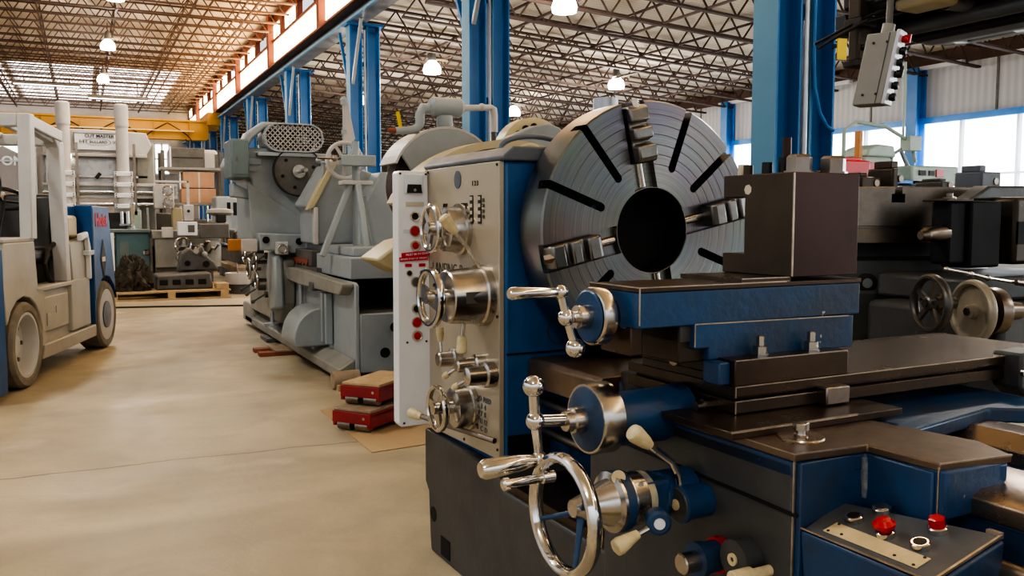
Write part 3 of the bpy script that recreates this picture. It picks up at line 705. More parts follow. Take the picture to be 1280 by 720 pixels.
for dg_ in (12,102,192,282):
    a = math.radians(dg_); rd = Vector((math.cos(a),0,math.sin(a))); td = Vector((-math.sin(a),0,math.cos(a)))
    O = Vector((CX,0,CZ))
    prof_ = [(.243,2.555),(.243,2.512),(.262,2.500),(.303,2.500),(.307,2.532),(.322,2.532),(.326,2.508),(.365,2.508),(.369,2.534),(.384,2.534),(.388,2.514),(.435,2.520),(.443,2.535),(.443,2.60),(.243,2.60)]
    j = MB()
    A = [j.bm.verts.new(O+rd*r_+td*.040+Vector((0,y_,0))) for r_,y_ in prof_]; B = [j.bm.verts.new(O+rd*r_-td*.040+Vector((0,y_,0))) for r_,y_ in prof_]
    j.bm.faces.new(A); j.bm.faces.new(B[::-1]); n_ = len(prof_)
    for i in range(n_): j.bm.faces.new((A[i],B[i],B[(i+1)%n_],A[(i+1)%n_]))
    jw = part(j, 'jaw', 'jaw', ck, .007, 3)
    part(MB().cyl(pol(.158,dg_,2.575), pol(.245,dg_,2.575), .016, n=16).cyl(pol(.158,dg_,2.60), pol(.245,dg_,2.60), .02, n=16), 'jaw_screw', 'steel', jw)
    part(MB().cyl(pol(.430,dg_,2.535), pol(.462,dg_,2.545), .017, n=6), 'key_socket', 'steel', jw)
# bed and its ways
bed = MB().prism([(1.68,.44),(1.68,.62),(1.64,.66),(1.64,.80),(2.30,.80),(2.30,.44)], 'y', -.25, 2.74)
bedo = part(bed, 'bed', 'blue', t, .006)
part(MB().prism([(1.63,.80),(1.63,.838),(1.66,.852),(1.86,.852),(1.88,.83),(1.88,.80)], 'y', -.25, 2.72), 'front_way', 'ways', bedo, .003, label='ground flat front bed way')
part(MB().prism([(2.05,.80),(2.05,.835),(2.10,.868),(2.19,.868),(2.25,.835),(2.25,.80)], 'y', -.25, 2.72), 'rear_way', 'ways', bedo, .003)
part(MB().prism([(1.51,.80),(1.51,.885),(1.525,.90),(2.2,.90),(2.2,.80)],'y',2.28,2.742), 'gap_bridge', 'saddletop', bedo, .004, label='brown ground bridge piece next to the chuck')
part(MB().box(1.632,1.64,-.25,2.7,.655,.70), 'rack', 'steel2', bedo)
part(MB().cyl((1.57,-.25,.735),(1.57,2.74,.735),.022,n=16), 'lead_screw', 'steel2', t)
part(MB().cyl((1.57,-.25,.63),(1.57,2.74,.63),.018,n=16), 'feed_shaft', 'steel2', t)
# saddle
sd = MB()
sd.prism([(1.355,2.095),(1.355,1.312),(1.545,1.295),(1.552,1.125),(1.74,1.100),(1.78,1.20),(1.755,1.37),(2.20,1.45),(2.42,1.30),(2.45,2.0),(1.75,2.06),(1.72,2.22),(1.55,2.23),(1.50,2.095)], 'z', .855, .895)
saddle = part(sd, 'saddle', 'blue', t, .006)
part(MB().prism([(1.350,1.72),(1.350,1.308),(1.545,1.290),(1.552,1.120),(1.745,1.096),(1.79,1.20),(1.76,1.37),(1.70,1.72)], 'z', .895, .912), 'saddle_top', 'saddletop', saddle, .003, label='oily brown machined top of the saddle')
part(MB().box(1.31,1.86,1.452,1.70,.912,.930), 'gib_strip', 'slide', saddle, .002)
part(MB().prism([(1.66,2.27),(1.555,2.225),(1.37,1.94),(1.37,1.70),(2.4,1.70),(2.4,1.98),(1.76,2.02),(1.72,2.26)], 'z', .895, .925), 'rear_top', 'slide', saddle, .003)
part(MB().lathe((1.468,1.405,.912),(0,0,1),[(0,.052),(.004,.050)],28), 'oil_ring', 'ways', saddle)
part(MB().lathe((1.468,1.405,.914),(0,0,1),[(0,.014),(.006,.016),(.006,.010),(.016,.010),(.016,.018),(.030,.018),(.032,.014)],20), 'clamp_bolt', 'steel', saddle)
part(MB().prism([(1.552,.80),(1.552,.900),(1.745,.900),(1.745,.86),(1.70,.80)],'y',1.103,1.20), 'wing_nose', 'blue', saddle, .006)
# apron
ap = MB()
ap.prism([(1.312,.30),(1.312,.893),(2.095,.893),(2.095,.62),(2.02,.52),(2.02,.30)], 'x', 1.355, 1.56)
apron = part(ap, 'apron', 'dgrey', t, .01)
part(MB().prism([(2.09,.86),(2.09,.52),(2.02,.52),(1.30,.773),(1.30,.787),(2.02,.82)],'x',1.3515,1.3555) if False else MB().bar((1.354,1.30,.782),(1.354,2.09,.800),.006,.007), 'seam', 'deep', apron)
part(MB().box(1.36,1.56,1.298,1.314,.62,.893), 'end_face', 'blue', apron, .003)
part(MB().box(1.545,1.60,1.13,1.30,.55,.893), 'recess_wall', 'blue', apron, .004)
part(MB().box(1.39,1.45,1.735,1.775,.78,.905), 'bracket', 'blue', apron, .01)
# console with its buttons
E0 = Vector((1.362,1.300,.750)); E1 = Vector((1.362,.985,.750)); E2 = Vector((1.560,.985,.800)); E3 = Vector((1.500,1.335,.786))
cn = MB().hexa([tuple(E0),tuple(E1),tuple(E2),tuple(E3)], [(1.372,1.29,.56),(1.372,.995,.56),(1.56,.995,.56),(1.50,1.32,.56)])
con = part(cn, 'console', 'blue', apron, .006)
ux = Vector((1.0,0,.255)).normalized(); uy = Vector((0,1,0)); un = ux.cross(uy).normalized()
def cp(a, b, h=0): return Vector((1.362,1.0,.750)) + ux*a + uy*b + un*h
part(MB().hexa([cp(.005,.29,.001),cp(.005,-.008,.001),cp(.205,-.008,.001),cp(.135,.31,.001)],[cp(.005,.29,.006),cp(.005,-.008,.006),cp(.205,-.008,.006),cp(.135,.31,.006)]), 'console_plate', 'conplate', con, .002)
edge(con,cp(.004,.30,.006),cp(.004,-.01,.006),.0035); edge(con,cp(.005,-.008,.006),cp(.205,-.008,.006),.005); edge(con,cp(.205,-.008,.005),cp(.205,.02,.005),.012)
part(MB().hexa([(1.5425,1.292,.795),(1.5425,1.3,.795),(1.548,1.3,.795),(1.548,1.284,.795)],[(1.535,1.292,.885),(1.535,1.3,.885),(1.5445,1.3,.885),(1.5445,1.288,.885)]), 'peeled_corner', 'peel2', apron)
lbp = part(MB().hexa([cp(.020,.255,.006),cp(.020,.035,.006),cp(.062,.035,.006),cp(.062,.255,.006)],[cp(.020,.255,.0085),cp(.020,.035,.0085),cp(.062,.035,.0085),cp(.062,.255,.0085)]), 'legend_strip', 'cream', con, .001, 1)
for a,b in ((.025,.245),(.057,.245),(.025,.045),(.057,.045),(.03,.215),(.03,.09)): part(MB().cyl(cp(a,b,.0085),cp(a,b,.0100),.003,n=8), 'rivet', 'ink', lbp)
def cbtn(a, b, mush=None, cap='black', low=False):
    g = part(MB().lathe(cp(a,b,.005), un, [(0,.019),(.012,.019),(.014,.016)], 24), 'button_ring', 'chrome', con)
    if mush: part(MB().lathe(cp(a,b,.018), un, [(0,.010),(.008,.010),(.009,.021),(.016,.022),(.024,.014),(.026,0)], 24), 'mushroom_button', 'red', g, label='red mushroom stop button')
    elif low: part(MB().lathe(cp(a,b,.018), un, [(0,.016),(.018,.016),(.020,.013)], 6), 'knob_button', 'red', g, label='red faceted knob')
    else: part(MB().lathe(cp(a,b,.016), un, [(0,.0135),(.004,.0125)], 24), 'push_button', cap, g)
cbtn(.090,.235); cbtn(.080,.150,mush=True); cbtn(.085,.075); cbtn(.150,.085,low=True); cbtn(.150,.215,cap='steel')
M['peel'] = paint('peeling_cream', (.50,.45,.30), .5, dirt=(.04,.09,.18), amt=.8, scale=22)
M['planed'] = paint('planed_steel', (.36,.31,.27), .24, metal=.95, dirt=(.20,.15,.12), amt=.6, scale=3)
# cross slide table over the saddle
tb = MB().box(1.435,2.75,1.58,2.02,.932,.962).box(1.45,2.75,1.60,2.0,.962,.972).box(1.435,2.75,1.58,2.02,.972,.997)
table = part(tb, 'cross_slide', 'slide', t, .002)
part(MB().box(1.82,2.75,1.583,1.99,.9965,.9985), 'slide_top', 'planed', table)
part(MB().box(1.70,1.782,1.545,1.585,.932,.978), 'stop_block', 'steel2', table, .004)
part(MB().prism([(2.46,.91),(2.46,1.01),(2.58,1.012),(2.60,.99),(2.60,.88),(2.50,.88)],'y',1.53,1.62), 'end_cap', 'dgrey', table, .008)
part(MB().cyl((2.47,1.531,.955),(2.47,1.522,.955),.012,n=14), 'end_screw', 'chrome', table)
part(MB().cyl((1.40,1.66,.942),(1.437,1.66,.942),.017,n=8).cyl((1.38,1.66,.942),(1.40,1.66,.942),.012,n=14), 'side_bolt', 'steel2', table)
# swivel block (stepped), its bolts
sw_ = MB().prism([(1.435,.997),(1.435,1.060),(1.815,1.060),(1.815,.997)],'y',1.583,1.66)
swv = part(sw_, 'swivel_base', 'slide', t, .003)
part(MB().box(1.432,1.62,1.63,1.95,.997,1.02).box(1.425,1.80,1.66,1.945,1.02,1.07), 'swivel_step', 'rustblk', swv, .003)
part(MB().prism([(1.4355,1.0),(1.4355,1.055),(1.40,1.055),(1.40,1.0)],'y',1.60,1.66), 'blue_chamfer', 'blue', swv, .004)
for x in (1.548,1.72):
    part(MB().lathe((x,1.62,1.060),(0,0,1),[(0,.022),(.004,.022),(.004,.019),(.024,.019),(.026,.013),(.026,.011),(.048,.011),(.050,.008)],6), 'clamp_bolt', 'steel', swv)
part(MB().lathe((1.424,1.80,1.04),NX,[(0,.022),(.004,.022)],20), 'plug', 'ways', swv)
st2 = MB().prism([(1.362,1.10),(1.362,1.145),(1.90,1.140),(1.90,1.055),(1.405,1.055),(1.405,1.085),(1.362,1.085)],'y',1.645,1.70)
st2p = part(st2, 'compound_apron', 'blue', t, .003, label='stepped blue plate under the top slide')
part(MB().prism([(1.635,1.10),(1.97,1.05),(1.97,1.145),(1.64,1.15)],'x',1.34,1.88) if False else MB().box(1.33,1.90,1.665,1.93,1.05,1.15), 'dovetail', 'rustblk', t, .004)
# top slide
ts = MB().box(1.205,1.930,1.652,1.862,1.142,1.226)
slide = part(ts, 'top_slide', 'blue', t, .003)
part(MB().box(1.203,1.932,1.650,1.864,1.226,1.238), 'top_plate', 'slide', slide, .002)
part(MB().box(1.215,1.25,1.70,1.83,1.07,1.142), 'end_bracket', 'slide', slide, .004)
part(MB().box(1.33,1.90,1.66,1.86,1.10,1.142), 'gib', 'dgrey', slide, .003)
part(MB().box(1.52,1.685,1.66,1.90,1.237,1.248), 'shim', 'slide', slide)
edge(slide,(1.203,1.650,1.238),(1.66,1.650,1.238)); edge(slide,(1.203,1.650,1.15),(1.203,1.650,1.238)); edge(slide,(1.203,1.650,1.238),(1.203,1.864,1.238)); edge(slide,(1.52,1.66,1.248),(1.68,1.66,1.248)); edge(slide,(1.52,1.66,1.238),(1.68,1.66,1.238))
edge(table,(1.435,1.58,.962),(1.435,1.58,.932)); edge(table,(1.435,1.58,.997),(2.46,1.58,.997)); edge(table,(1.435,1.58,.962),(1.72,1.58,.962)); edge(table,(1.435,1.58,.997),(1.435,1.58,.972))
edge(swv,(1.435,1.583,1.06),(1.81,1.583,1.06)); edge(st2p,(1.362,1.645,1.145),(1.88,1.645,1.14)); edge(st2p,(1.362,1.645,1.145),(1.362,1.645,1.09))
edge(saddle,(1.350,1.308,.912),(1.545,1.290,.912)); edge(saddle,(1.552,1.120,.912),(1.745,1.096,.912)); edge(saddle,(1.350,1.308,.912),(1.350,1.70,.912),.002)
edge(apron,(1.355,1.312,.42),(1.355,1.312,.905),.004); edge(apron,(1.552,1.122,.81),(1.552,1.122,.905),.003)
edge(saddle,(1.31,1.452,.930),(1.70,1.452,.930),.005)
# tool block: C shaped clamp toward the chuck, bolts on top
tbk = MB().prism([(1.652,1.248),(1.652,1.516),(1.912,1.516),(1.912,1.455),(1.828,1.455),(1.828,1.302),(1.912,1.302),(1.912,1.248)], 'x', 1.680, 1.916)
blk = part(tbk, 'tool_block', 'oxide', t, .002, label='big rust brown C-shaped tool block')
part(MB().box(1.6775,1.6805,1.654,1.826,1.250,1.514).box(1.6775,1.6805,1.826,1.911,1.457,1.514).box(1.6775,1.6805,1.826,1.911,1.250,1.300), 'side_face', 'rustblk', blk)
edge(blk,(1.680,1.652,1.25),(1.680,1.652,1.514),.004)
part(MB().cyl((1.681,1.815,1.475),(1.676,1.815,1.475),.014,n=7), 'bright_patch', 'tan', blk)
for (x,y,h,r,m_) in ((1.72,1.88,.03,.016,'tan'),(1.70,1.84,.026,.013,'rustblk'),(1.72,1.79,.032,.014,'black'),(1.75,1.76,.045,.014,'black'),(1.78,1.78,.10,.012,'oxide')):
    part(MB().cyl((x,y,1.516),(x,y,1.516+h),r,n=16), 'set_screw', m_, blk)
for (x,y) in ((1.745,1.70),(1.868,1.70)):
    part(MB().lathe((x,y,1.516),(0,0,1),[(0,.040),(.006,.040),(.006,.034),(.040,.034),(.048,.026)],6), 'clamp_nut', 'steel2', blk)
# ball crank helper
def ball_crank(parent, hub, R1, R2, tilt, grip, rb=.022, rb2=.017):
    """hub point on the axis, arms in the plane across the axis; R1 toward the big ball, R2 toward the grip end"""
    hub = Vector(hub); d = Vector((tilt, 0, 1)).normalized()
    a = hub + d*R1; b = hub - d*R2
    mb = MB().ball(hub, rb*.95).lathe(hub, d, [(0,.009),(R1,.012)], 16).lathe(hub, -d, [(0,.009),(R2,.011)], 16)
    return mb, a, b
# top slide screw: dial + ball crank
dl = part(MB().lathe((1.21,1.775,1.163), NX, [(0,.045),(.02,.05),(.022,.062),(.028,.069),(.058,.071),(.062,.069),(.066,.060),(.070,.030),(.10,.028)], 40), 'top_slide_dial', 'steel', t)
part(MB().lathe((1.143,1.775,1.163), NX, [(0,.064),(.003,.060)], 40), 'dial_face', 'blue', dl)
part(MB().box(1.205,1.24,1.715,1.83,1.135,1.20), 'screw_housing', 'blue', t, .01)
hub = Vector((1.085,1.78,1.163))
mb = MB().ball(hub,.021).cyl((1.12,1.777,1.163),hub,.014).cyl(hub,(1.070,1.78,1.222),.010).cyl(hub,(1.108,1.78,1.095),.010).ball((1.071,1.78,1.224),.017).ball((1.110,1.78,1.088),.024)
cr = part(mb, 'ball_crank', 'chrome', dl)
part(MB().lathe((1.062,1.78,1.2245),(-1,0,.01),[(0,.008),(.01,.012),(.09,.0145),(.125,.015),(.132,.011)],20), 'crank_grip', 'chrome', cr)
# cross feed screw: dial + crank + blue barrel
dl = part(MB().lathe((1.20,1.77,.915), NX, [(0,.080),(.006,.087),(.060,.087),(.066,.084)], 48), 'cross_feed_dial', 'steel', t)
part(MB().lathe((1.134,1.77,.915), NX, [(0,.079),(.004,.074),(.008,.05),(.012,.04)], 48), 'dial_face', 'blue', dl)
part(MB().lathe((1.125,1.77,.915), NX, [(0,.033),(.03,.031),(.034,.026),(.05,.024)], 28), 'dial_hub', 'steel', dl)
part(MB().lathe((1.42,1.77,.905), NX, [(0,.075),(.05,.068),(.22,.066)], 36), 'screw_barrel', 'blue', t)
hub = Vector((.995,1.77,.925))
mb = MB().ball(hub,.023).cyl((1.09,1.77,.918),hub,.015).cyl(hub,(.990,1.77,1.0),.0125).cyl(hub,(1.005,1.77,.845),.0125,.0105).ball((.990,1.77,1.008),.026).ball((1.006,1.77,.834),.019)
cr = part(mb, 'ball_crank', 'chrome', dl)
part(MB().lathe((.998,1.77,.832),(-1,0,-.035),[(0,.013),(.05,.021),(.135,.024),(.146,.018)],24), 'crank_grip', 'chrome', cr)
# apron handwheel
hw = part(MB().torus((.998,1.645,.738), NX, .127, .0135, 64, 12, 1.3), 'apron_handwheel', 'chrome', t)
s = MB()
for a in (PI*.78, -PI*.12, -PI*.62):
    p = Vector((.998,1.645+.126*math.cos(a),.738+.126*math.sin(a)))
    s.tube([(1.045,1.645,.738), Vector((1.03,1.645,.738)).lerp(p,.4)+Vector((.01,0,0)), p], [.010,.007,.005], 10)
part(s, 'spokes', 'blue', hw)
part(MB().lathe((1.22,1.645,.748), NX, [(0,.050),(.02,.055),(.025,.062),(.06,.064),(.065,.070),(.10,.070),(.105,.055),(.14,.040),(.17,.03),(.20,.02)], 44), 'wheel_dial', 'steel', hw)
part(MB().ring((1.150,1.645,.748), NX, .055, .0715, .022, 44), 'dial_band', 'blue', hw)
part(MB().ring((1.195,1.645,.748), (1,0,0), .04, .060, .02, 44), 'dial_collar', 'peel', hw)
hd = Vector((.998,1.725,.803))
part(MB().lathe(hd+Vector((.02,0,0)), (-1,0,-.02), [(0,.014),(.03,.014),(.032,.010),(.045,.009),(.048,.0105),(.115,.0105),(.118,.015),(.13,.015),(.134,.009)], 16), 'wheel_grip', 'chrome', hw)
# gearbox behind the wheel with its levers
gb = part(MB().box(1.175,1.265,1.60,1.69,.70,.795).cyl((1.25,1.65,.748),(1.36,1.65,.748),.052,n=28), 'feed_box', 'blue', t, .010)
part(MB().prism([(1.155,.705),(1.155,.79),(1.185,.80),(1.185,.70)],'y',1.597,1.66), 'worn_cover', 'peel', gb, .006)
part(MB().lathe((1.128,1.62,.812),(-.6,-.8,.2),[(0,.016),(.006,.016)],20), 'tag', 'cream', gb)
lk = part(MB().lathe((1.185,1.555,.728), (-.42,-.90,.0), [(0,.026),(.035,.028),(.04,.022)], 28), 'lower_lever_hub', 'blue', t)
part(MB().lathe((1.168,1.519,.728), (-.42,-.90,.0), [(0,.013),(.004,.012)], 20), 'hub_cap', 'white', lk)
part(MB().tube([(1.17,1.535,.722),(1.115,1.54,.703)],.007), 'lever_rod', 'steel', lk)
part(MB().lathe((1.125,1.54,.706),(-.075,0,-.028),[(0,.010),(.02,.014),(.05,.020),(.062,.018),(.066,.01)],18), 'lever_knob', 'knob', lk)
ul = part(MB().lathe((1.372,1.590,.735), NX, [(0,.040),(.085,.040),(.087,.045),(.097,.045),(.100,.040)], 36), 'clutch_lever_hub', 'blue', t)
part(MB().lathe((1.272,1.590,.735), NX, [(0,.040),(.003,.038)], 36), 'hub_face', 'dgrey', ul)
part(MB().lathe((1.270,1.590,.735), NX, [(0,.013),(.004,.013)], 20), 'hub_cap', 'cream', ul)
part(MB().tube([(1.285,1.595,.765),(1.280,1.598,.80),(1.262,1.60,.835),(1.225,1.60,.862),(1.19,1.60,.888)],.0085), 'lever_rod', 'chrome', ul)
part(MB().lathe((1.20,1.60,.881),(-.055,0,.042),[(0,.011),(.015,.016),(.052,.0215),(.062,.019),(.066,.01)],20), 'lever_knob', 'knob', ul)
# knobs low on the apron
k1 = part(MB().lathe((1.36,1.53,.622), NX, [(0,.036),(.06,.036),(.062,.040),(.08,.040)], 28), 'feed_selector', 'blue', t)
part(MB().ring((1.36,1.53,.622), NX, .03, .0425, .022, 32), 'red_ring', 'red', k1)
part(MB().lathe((1.285,1.53,.620), NX, [(0,.024),(.045,.024),(.048,.021)], 28), 'knob', 'steel', k1)
k2 = part(MB().lathe((1.36,1.435,.652), NX, [(0,.040),(.03,.040),(.032,.043),(.055,.043)], 28), 'engage_disc', 'dgrey', t)
part(MB().ring((1.305,1.435,.652), NX, .006, .014, .004, 20), 'disc_eye', 'cream', k2)
part(MB().lathe((1.30,1.375,.640), NX, [(0,.018),(.05,.018),(.052,.015)], 20).cyl((1.36,1.375,.64),(1.30,1.375,.64),.012), 'cream_button', 'knob', k2)
M['bluegrey2'] = paint('dark_slate', (.012,.012,.015), .6, spec=.25, dirt=(.02,.02,.02), amt=.5)
# ------------------------------------------------------------------ grey roll grinder behind the lathe
t = thing('roll_grinder', 'long light grey grinding machine with mesh belt guard and a tripod, behind the red skates', 'machine', (2.6,9,0))
b = MB().prism([(7.10,.10),(7.10,.84),(7.16,.86),(11.7,.86),(11.7,.10)],'x',2.0,2.04)
b.box(2.04,3.4,7.10,7.14,.10,.60).box(2.04,3.4,8.3,11.7,.10,.86).box(3.3,3.4,7.1,8.3,.1,.86).box(2.04,3.3,7.14,8.3,.10,.58)
bed = part(b, 'base', 'grey', t, .012)
part(MB().prism([(1.86,.06),(1.86,.14),(2.0,.22),(2.0,.06)],'y',7.12,11.8), 'base_flange', 'grey2', bed, .01)
part(MB().prism([(1.86,.05),(1.86,.30),(2.0,.34),(2.0,.05)],'y',11.3,12.0), 'end_foot', 'grey2', bed, .03)
part(MB().box(2.05,3.29,7.16,8.29,.581,.60), 'pocket_floor', 'grey3', bed)
part(MB().box(2.06,3.29,8.27,8.299,.60,.86), 'pocket_back', 'deep', bed)
for x,z in ((2.255,.262),(2.345,.475)): part(MB().cyl((x,7.10,z),(x,7.094,z),.043,n=28), 'core_hole', 'deep', bed)
part(MB().prism([(7.12,.855),(7.12,.825),(7.25,.75),(8.8,.74),(11.0,.80),(11.0,.88),(8.6,.89)],'x',1.90,2.0), 'oil_tray', 'grey2', bed, .01)
part(MB().box(1.97,2.3,8.3,11.2,.86,.92), 'slideway', 'grey3', bed)
part(MB().box(1.99,2.8,8.6,11.3,.92,1.08), 'saw_guard', 'grey3', bed, .01)
teeth = []
for k in range(12): teeth += [(8.7+.14*k,.955),(8.77+.14*k,.905+.01*(k%3))]
part(MB().prism([(8.7,.99)]+teeth+[(10.4,.955),(10.4,.99)],'x',1.975,1.99), 'rusty_edge', 'copper', bed)
# motor cover half round
part(MB().prism([(2.0,.57)]+[(1.92-.24*math.cos(a)*1.0,.27+.30*math.sin(a)) for a in [PI/2-PI/2*k/10 for k in range(11)]]+[(1.70,.22),(2.0,.22)],'y',8.0,8.55), 'motor_cover', 'grey', bed, .015)
part(MB().cyl((1.90,8.22,.20),(1.98,8.22,.20),.07,n=24), 'drain_boss', 'grey', bed)
part(MB().box(1.93,1.99,7.95,8.02,.26,.72).box(1.93,1.99,7.80,7.86,.26,.72), 'rib', 'grey', bed, .005)
part(MB().box(1.88,2.0,8.12,8.25,.72,.80), 'valve_block', 'grey3', bed, .01)
part(MB().cyl((1.95,8.9,.30),(1.95,8.9,.86),.025), 'pipe', 'conduit', bed)
# apron with handwheels far along the front
apr = part(MB().prism([(9.6,.26),(9.35,.5),(9.3,.95),(9.5,1.02),(11.2,1.0),(11.4,.6),(11.4,.26)],'x',1.86,1.99), 'front_apron', 'grey2', t, .02)
part(MB().prism([(9.25,.45),(9.3,1.0),(9.6,1.06),(9.75,.8),(9.6,.4)],'x',1.76,1.86), 'curved_cover', 'grey', apr, .03)
for y,z,r in ((10.15,.90,.10),(10.6,.80,.12),(10.1,.70,.09),(10.9,.95,.08)):
    g = part(MB().torus((1.72,y,z), NX, r, .012, 32, 8), 'small_handwheel', 'steel', apr)
    s = MB().cyl((1.86,y,z),(1.69,y,z),.022,n=12)
    for k in range(3):
        a = 2*PI*k/3+.3; s.bar((1.72,y,z),(1.72,y+r*math.cos(a),z+r*math.sin(a)),.014,.014,up=(1,0,0))
    part(s, 'spokes', 'steel2', g)
for y,z in ((9.95,.55),(10.35,.60),(10.75,.62),(9.9,.98),(10.4,1.02)):
    part(MB().cyl((1.86,y,z),(1.78,y,z),.035,n=16).cyl((1.78,y,z),(1.66,y+.05,z-.08),.010,n=10).ball((1.66,y+.05,z-.08),.022,12), 'control_lever', 'grey3', apr)
part(MB().cyl((1.82,9.75,.26),(1.82,9.75,.62),.022,n=12).lathe((1.82,9.75,.22),(0,0,1),[(0,.09),(.03,.09),(.04,.04)],20), 'foot_pedal_post', 'conduit', apr)
part(MB().box(1.855,1.86,11.0,11.2,.55,.65), 'name_plate', 'ink', apr)
# table slab and near box on top
part(MB().box(2.02,3.5,7.3,8.5,.875,1.06), 'table', 'grey', t, .01)
part(MB().box(2.10,3.5,7.5,9.4,1.06,1.14), 'table_top', 'grey', t, .01)
hl = MB()
# front rail with holes
rl = part(MB().prism([(1.62,1.06),(1.62,1.24),(2.55,1.20),(2.55,1.00),(2.3,.98),(2.25,1.03),(1.95,1.03),(1.90,1.06)],'y',9.30,9.45), 'cross_rail', 'grey', t, .01)
for x,z in ((1.69,1.17),(2.03,1.15),(2.20,1.12),(2.34,1.09)): part(MB().cyl((x,9.30,z),(x,9.292,z),.036,n=24), 'rail_hole', 'deep', rl)
part(MB().box(1.32,1.46,9.3,9.4,1.06,1.18), 'orange_block', 'orange', rl, .01)
part(MB().box(1.44,1.60,9.28,9.4,1.05,1.18), 'white_block', 'vtl', rl, .01)
part(MB().box(1.78,1.90,9.2,9.3,1.02,1.15), 'clamp_bracket', 'vtl', rl, .01)
part(MB().torus((1.83,9.18,1.08),(0,1,0),.04,.010,20,8), 'star_knob', 'steel', rl)
# headstock body
hb = part(MB().prism([(1.60,1.15),(1.60,1.80),(1.48,1.86),(1.42,1.97),(1.46,2.07),(1.56,2.13),(2.05,2.13),(2.60,1.98),(2.60,1.15)],'y',9.55,10.6), 'headstock', 'grey', t, .02)
part(MB().cyl((1.62,9.55,1.99),(1.62,9.53,1.99),.11,n=32), 'round_cover', 'grey', hb)
part(MB().prism([(1.55,1.78),(2.10,1.40),(2.10,1.15),(1.60,1.15)],'y',9.53,9.56), 'web', 'grey', hb, .01)
fp = part(MB().cyl((2.06,9.50,1.890),(2.06,9.42,1.890),.255,n=48), 'face_plate', 'grey3', t)
part(MB().ring((2.06,9.425,1.885),(0,-1,0),.248,.262,.03,48), 'plate_rim', 'black', fp)
for k in range(6):
    a = 2*PI*k/6+.3; fb = MB().cyl((2.06+.17*math.cos(a),9.42,1.885+.17*math.sin(a)),(2.06+.17*math.cos(a),9.41,1.885+.17*math.sin(a)),.018,n=12)
    part(fb, 'plate_hole', 'deep', fp)
part(MB().cyl((2.06,9.42,1.885),(2.06,9.36,1.885),.07,n=24).cyl((2.06,9.4,1.885),(2.06,9.05,1.885),.022,n=14), 'driving_pin', 'steel', fp)
# belt guard of perforated mesh, rounded at both ends
def mesh_guard(x0,x1,z0,z1,y,rx):
    mb = MB(); cx0, cx1, r = x0+(z1-z0)/2, x1-(z1-z0)/2, (z1-z0)/2; cz = (z0+z1)/2
    def inside(x,z):
        cx = min(max(x,cx0),cx1); return (x-cx)**2+(z-cz)**2 < (r*.99)**2
    nx = int((x1-x0)/.05)
    for i in range(-8, nx+8):
        for sgn in (1,-1):
            pts = []; n = 24
            for k in range(n+1):
                z = z0+(z1-z0)*k/n; x = x0+i*.052+sgn*(z-z0)*.95 + (0 if sgn>0 else .2)
                pts.append((x,z))
            run = []
            for p in pts+[None]:
                if p and inside(*p): run.append(p)
                else:
                    if len(run) > 1: mb.bar((run[0][0],y,run[0][1]),(run[-1][0],y,run[-1][1]),.010,.012,up=(0,1,0))
                    run = []
    return mb
DX = .09
bg_ = part(mesh_guard(1.70,2.34,2.09,2.38,9.40,0), 'belt_guard_mesh', 'vtl', t, kind=None)
bands = MB(); 
out = [(1.77-.15*math.sin(a)*1.0, 2.27+.15*math.cos(a)) for a in [PI*k/10 for k in range(11)]] + [(2.09+.15*math.sin(a), 2.27-.15*math.cos(a)) for a in [PI*k/10 for k in range(11)]]
ins = [(1.77-.135*math.sin(a), 2.27+.135*math.cos(a)) for a in [PI*k/10 for k in range(11)]] + [(2.09+.135*math.sin(a), 2.27-.135*math.cos(a)) for a in [PI*k/10 for k in range(11)]]
n_ = len(out)
rim = MB()
V = [[rim.bm.verts.new((x,y,z)) for (x,z) in [(q0+DX,q1-.035) for q0,q1 in P]] for P,y in ((out,9.38),(out,9.80),(ins,9.80),(ins,9.38))]
for a in range(4):
    A,B = V[a],V[(a+1)%4]
    for i in range(n_): rim.bm.faces.new((A[i],A[(i+1)%n_],B[(i+1)%n_],B[i]))
part(rim, 'belt_guard_rim', 'grey', bg_)
part(MB().prism([(p[0]*.96+.04*1.93+DX,p[1]*.9+.227-.035) for p in ins],'y',9.70,9.72), 'guard_back', 'grey3', bg_)
part(MB().lathe((1.87,9.7,2.235),(0,-1,0),[(0,.07),(.12,.07),(.12,.04),(.18,.04)],24), 'pulley', 'grey3', bg_)
part(MB().lathe((2.16,9.7,2.235),(0,-1,0),[(0,.075),(.1,.075),(.1,.04),(.18,.04)],24), 'pulley', 'vtl', bg_)
part(MB().prism([(1.48,2.12),(1.55,2.28),(1.72,2.40),(1.88,2.40),(1.74,2.33),(1.62,2.22),(1.56,2.12)],'y',9.5,9.75), 'belt_hood', 'grey', bg_, .02)
part(MB().box(1.65,2.42,9.4,9.9,2.04,2.08), 'guard_shelf', 'grey', bg_, .005)
eb = part(MB().box(1.37,1.55,9.35,9.85,1.80,2.20), 'electrical_box', 'greyblue', t, .02, label='grey green electrical box')
part(MB().box(1.42,1.43,9.34,9.352,1.98,2.02).box(1.40,1.53,9.345,9.35,1.84,1.844), 'box_latch', 'grey3', eb)
part(MB().box(1.52,1.70,9.5,9.7,1.95,2.02), 'box_arm', 'grey', eb, .01)
part(MB().prism([(1.42,1.62),(1.75,1.58),(1.75,1.66),(1.60,1.68),(1.42,1.76)],'y',9.6,9.9), 'gusset', 'grey', eb, .01)
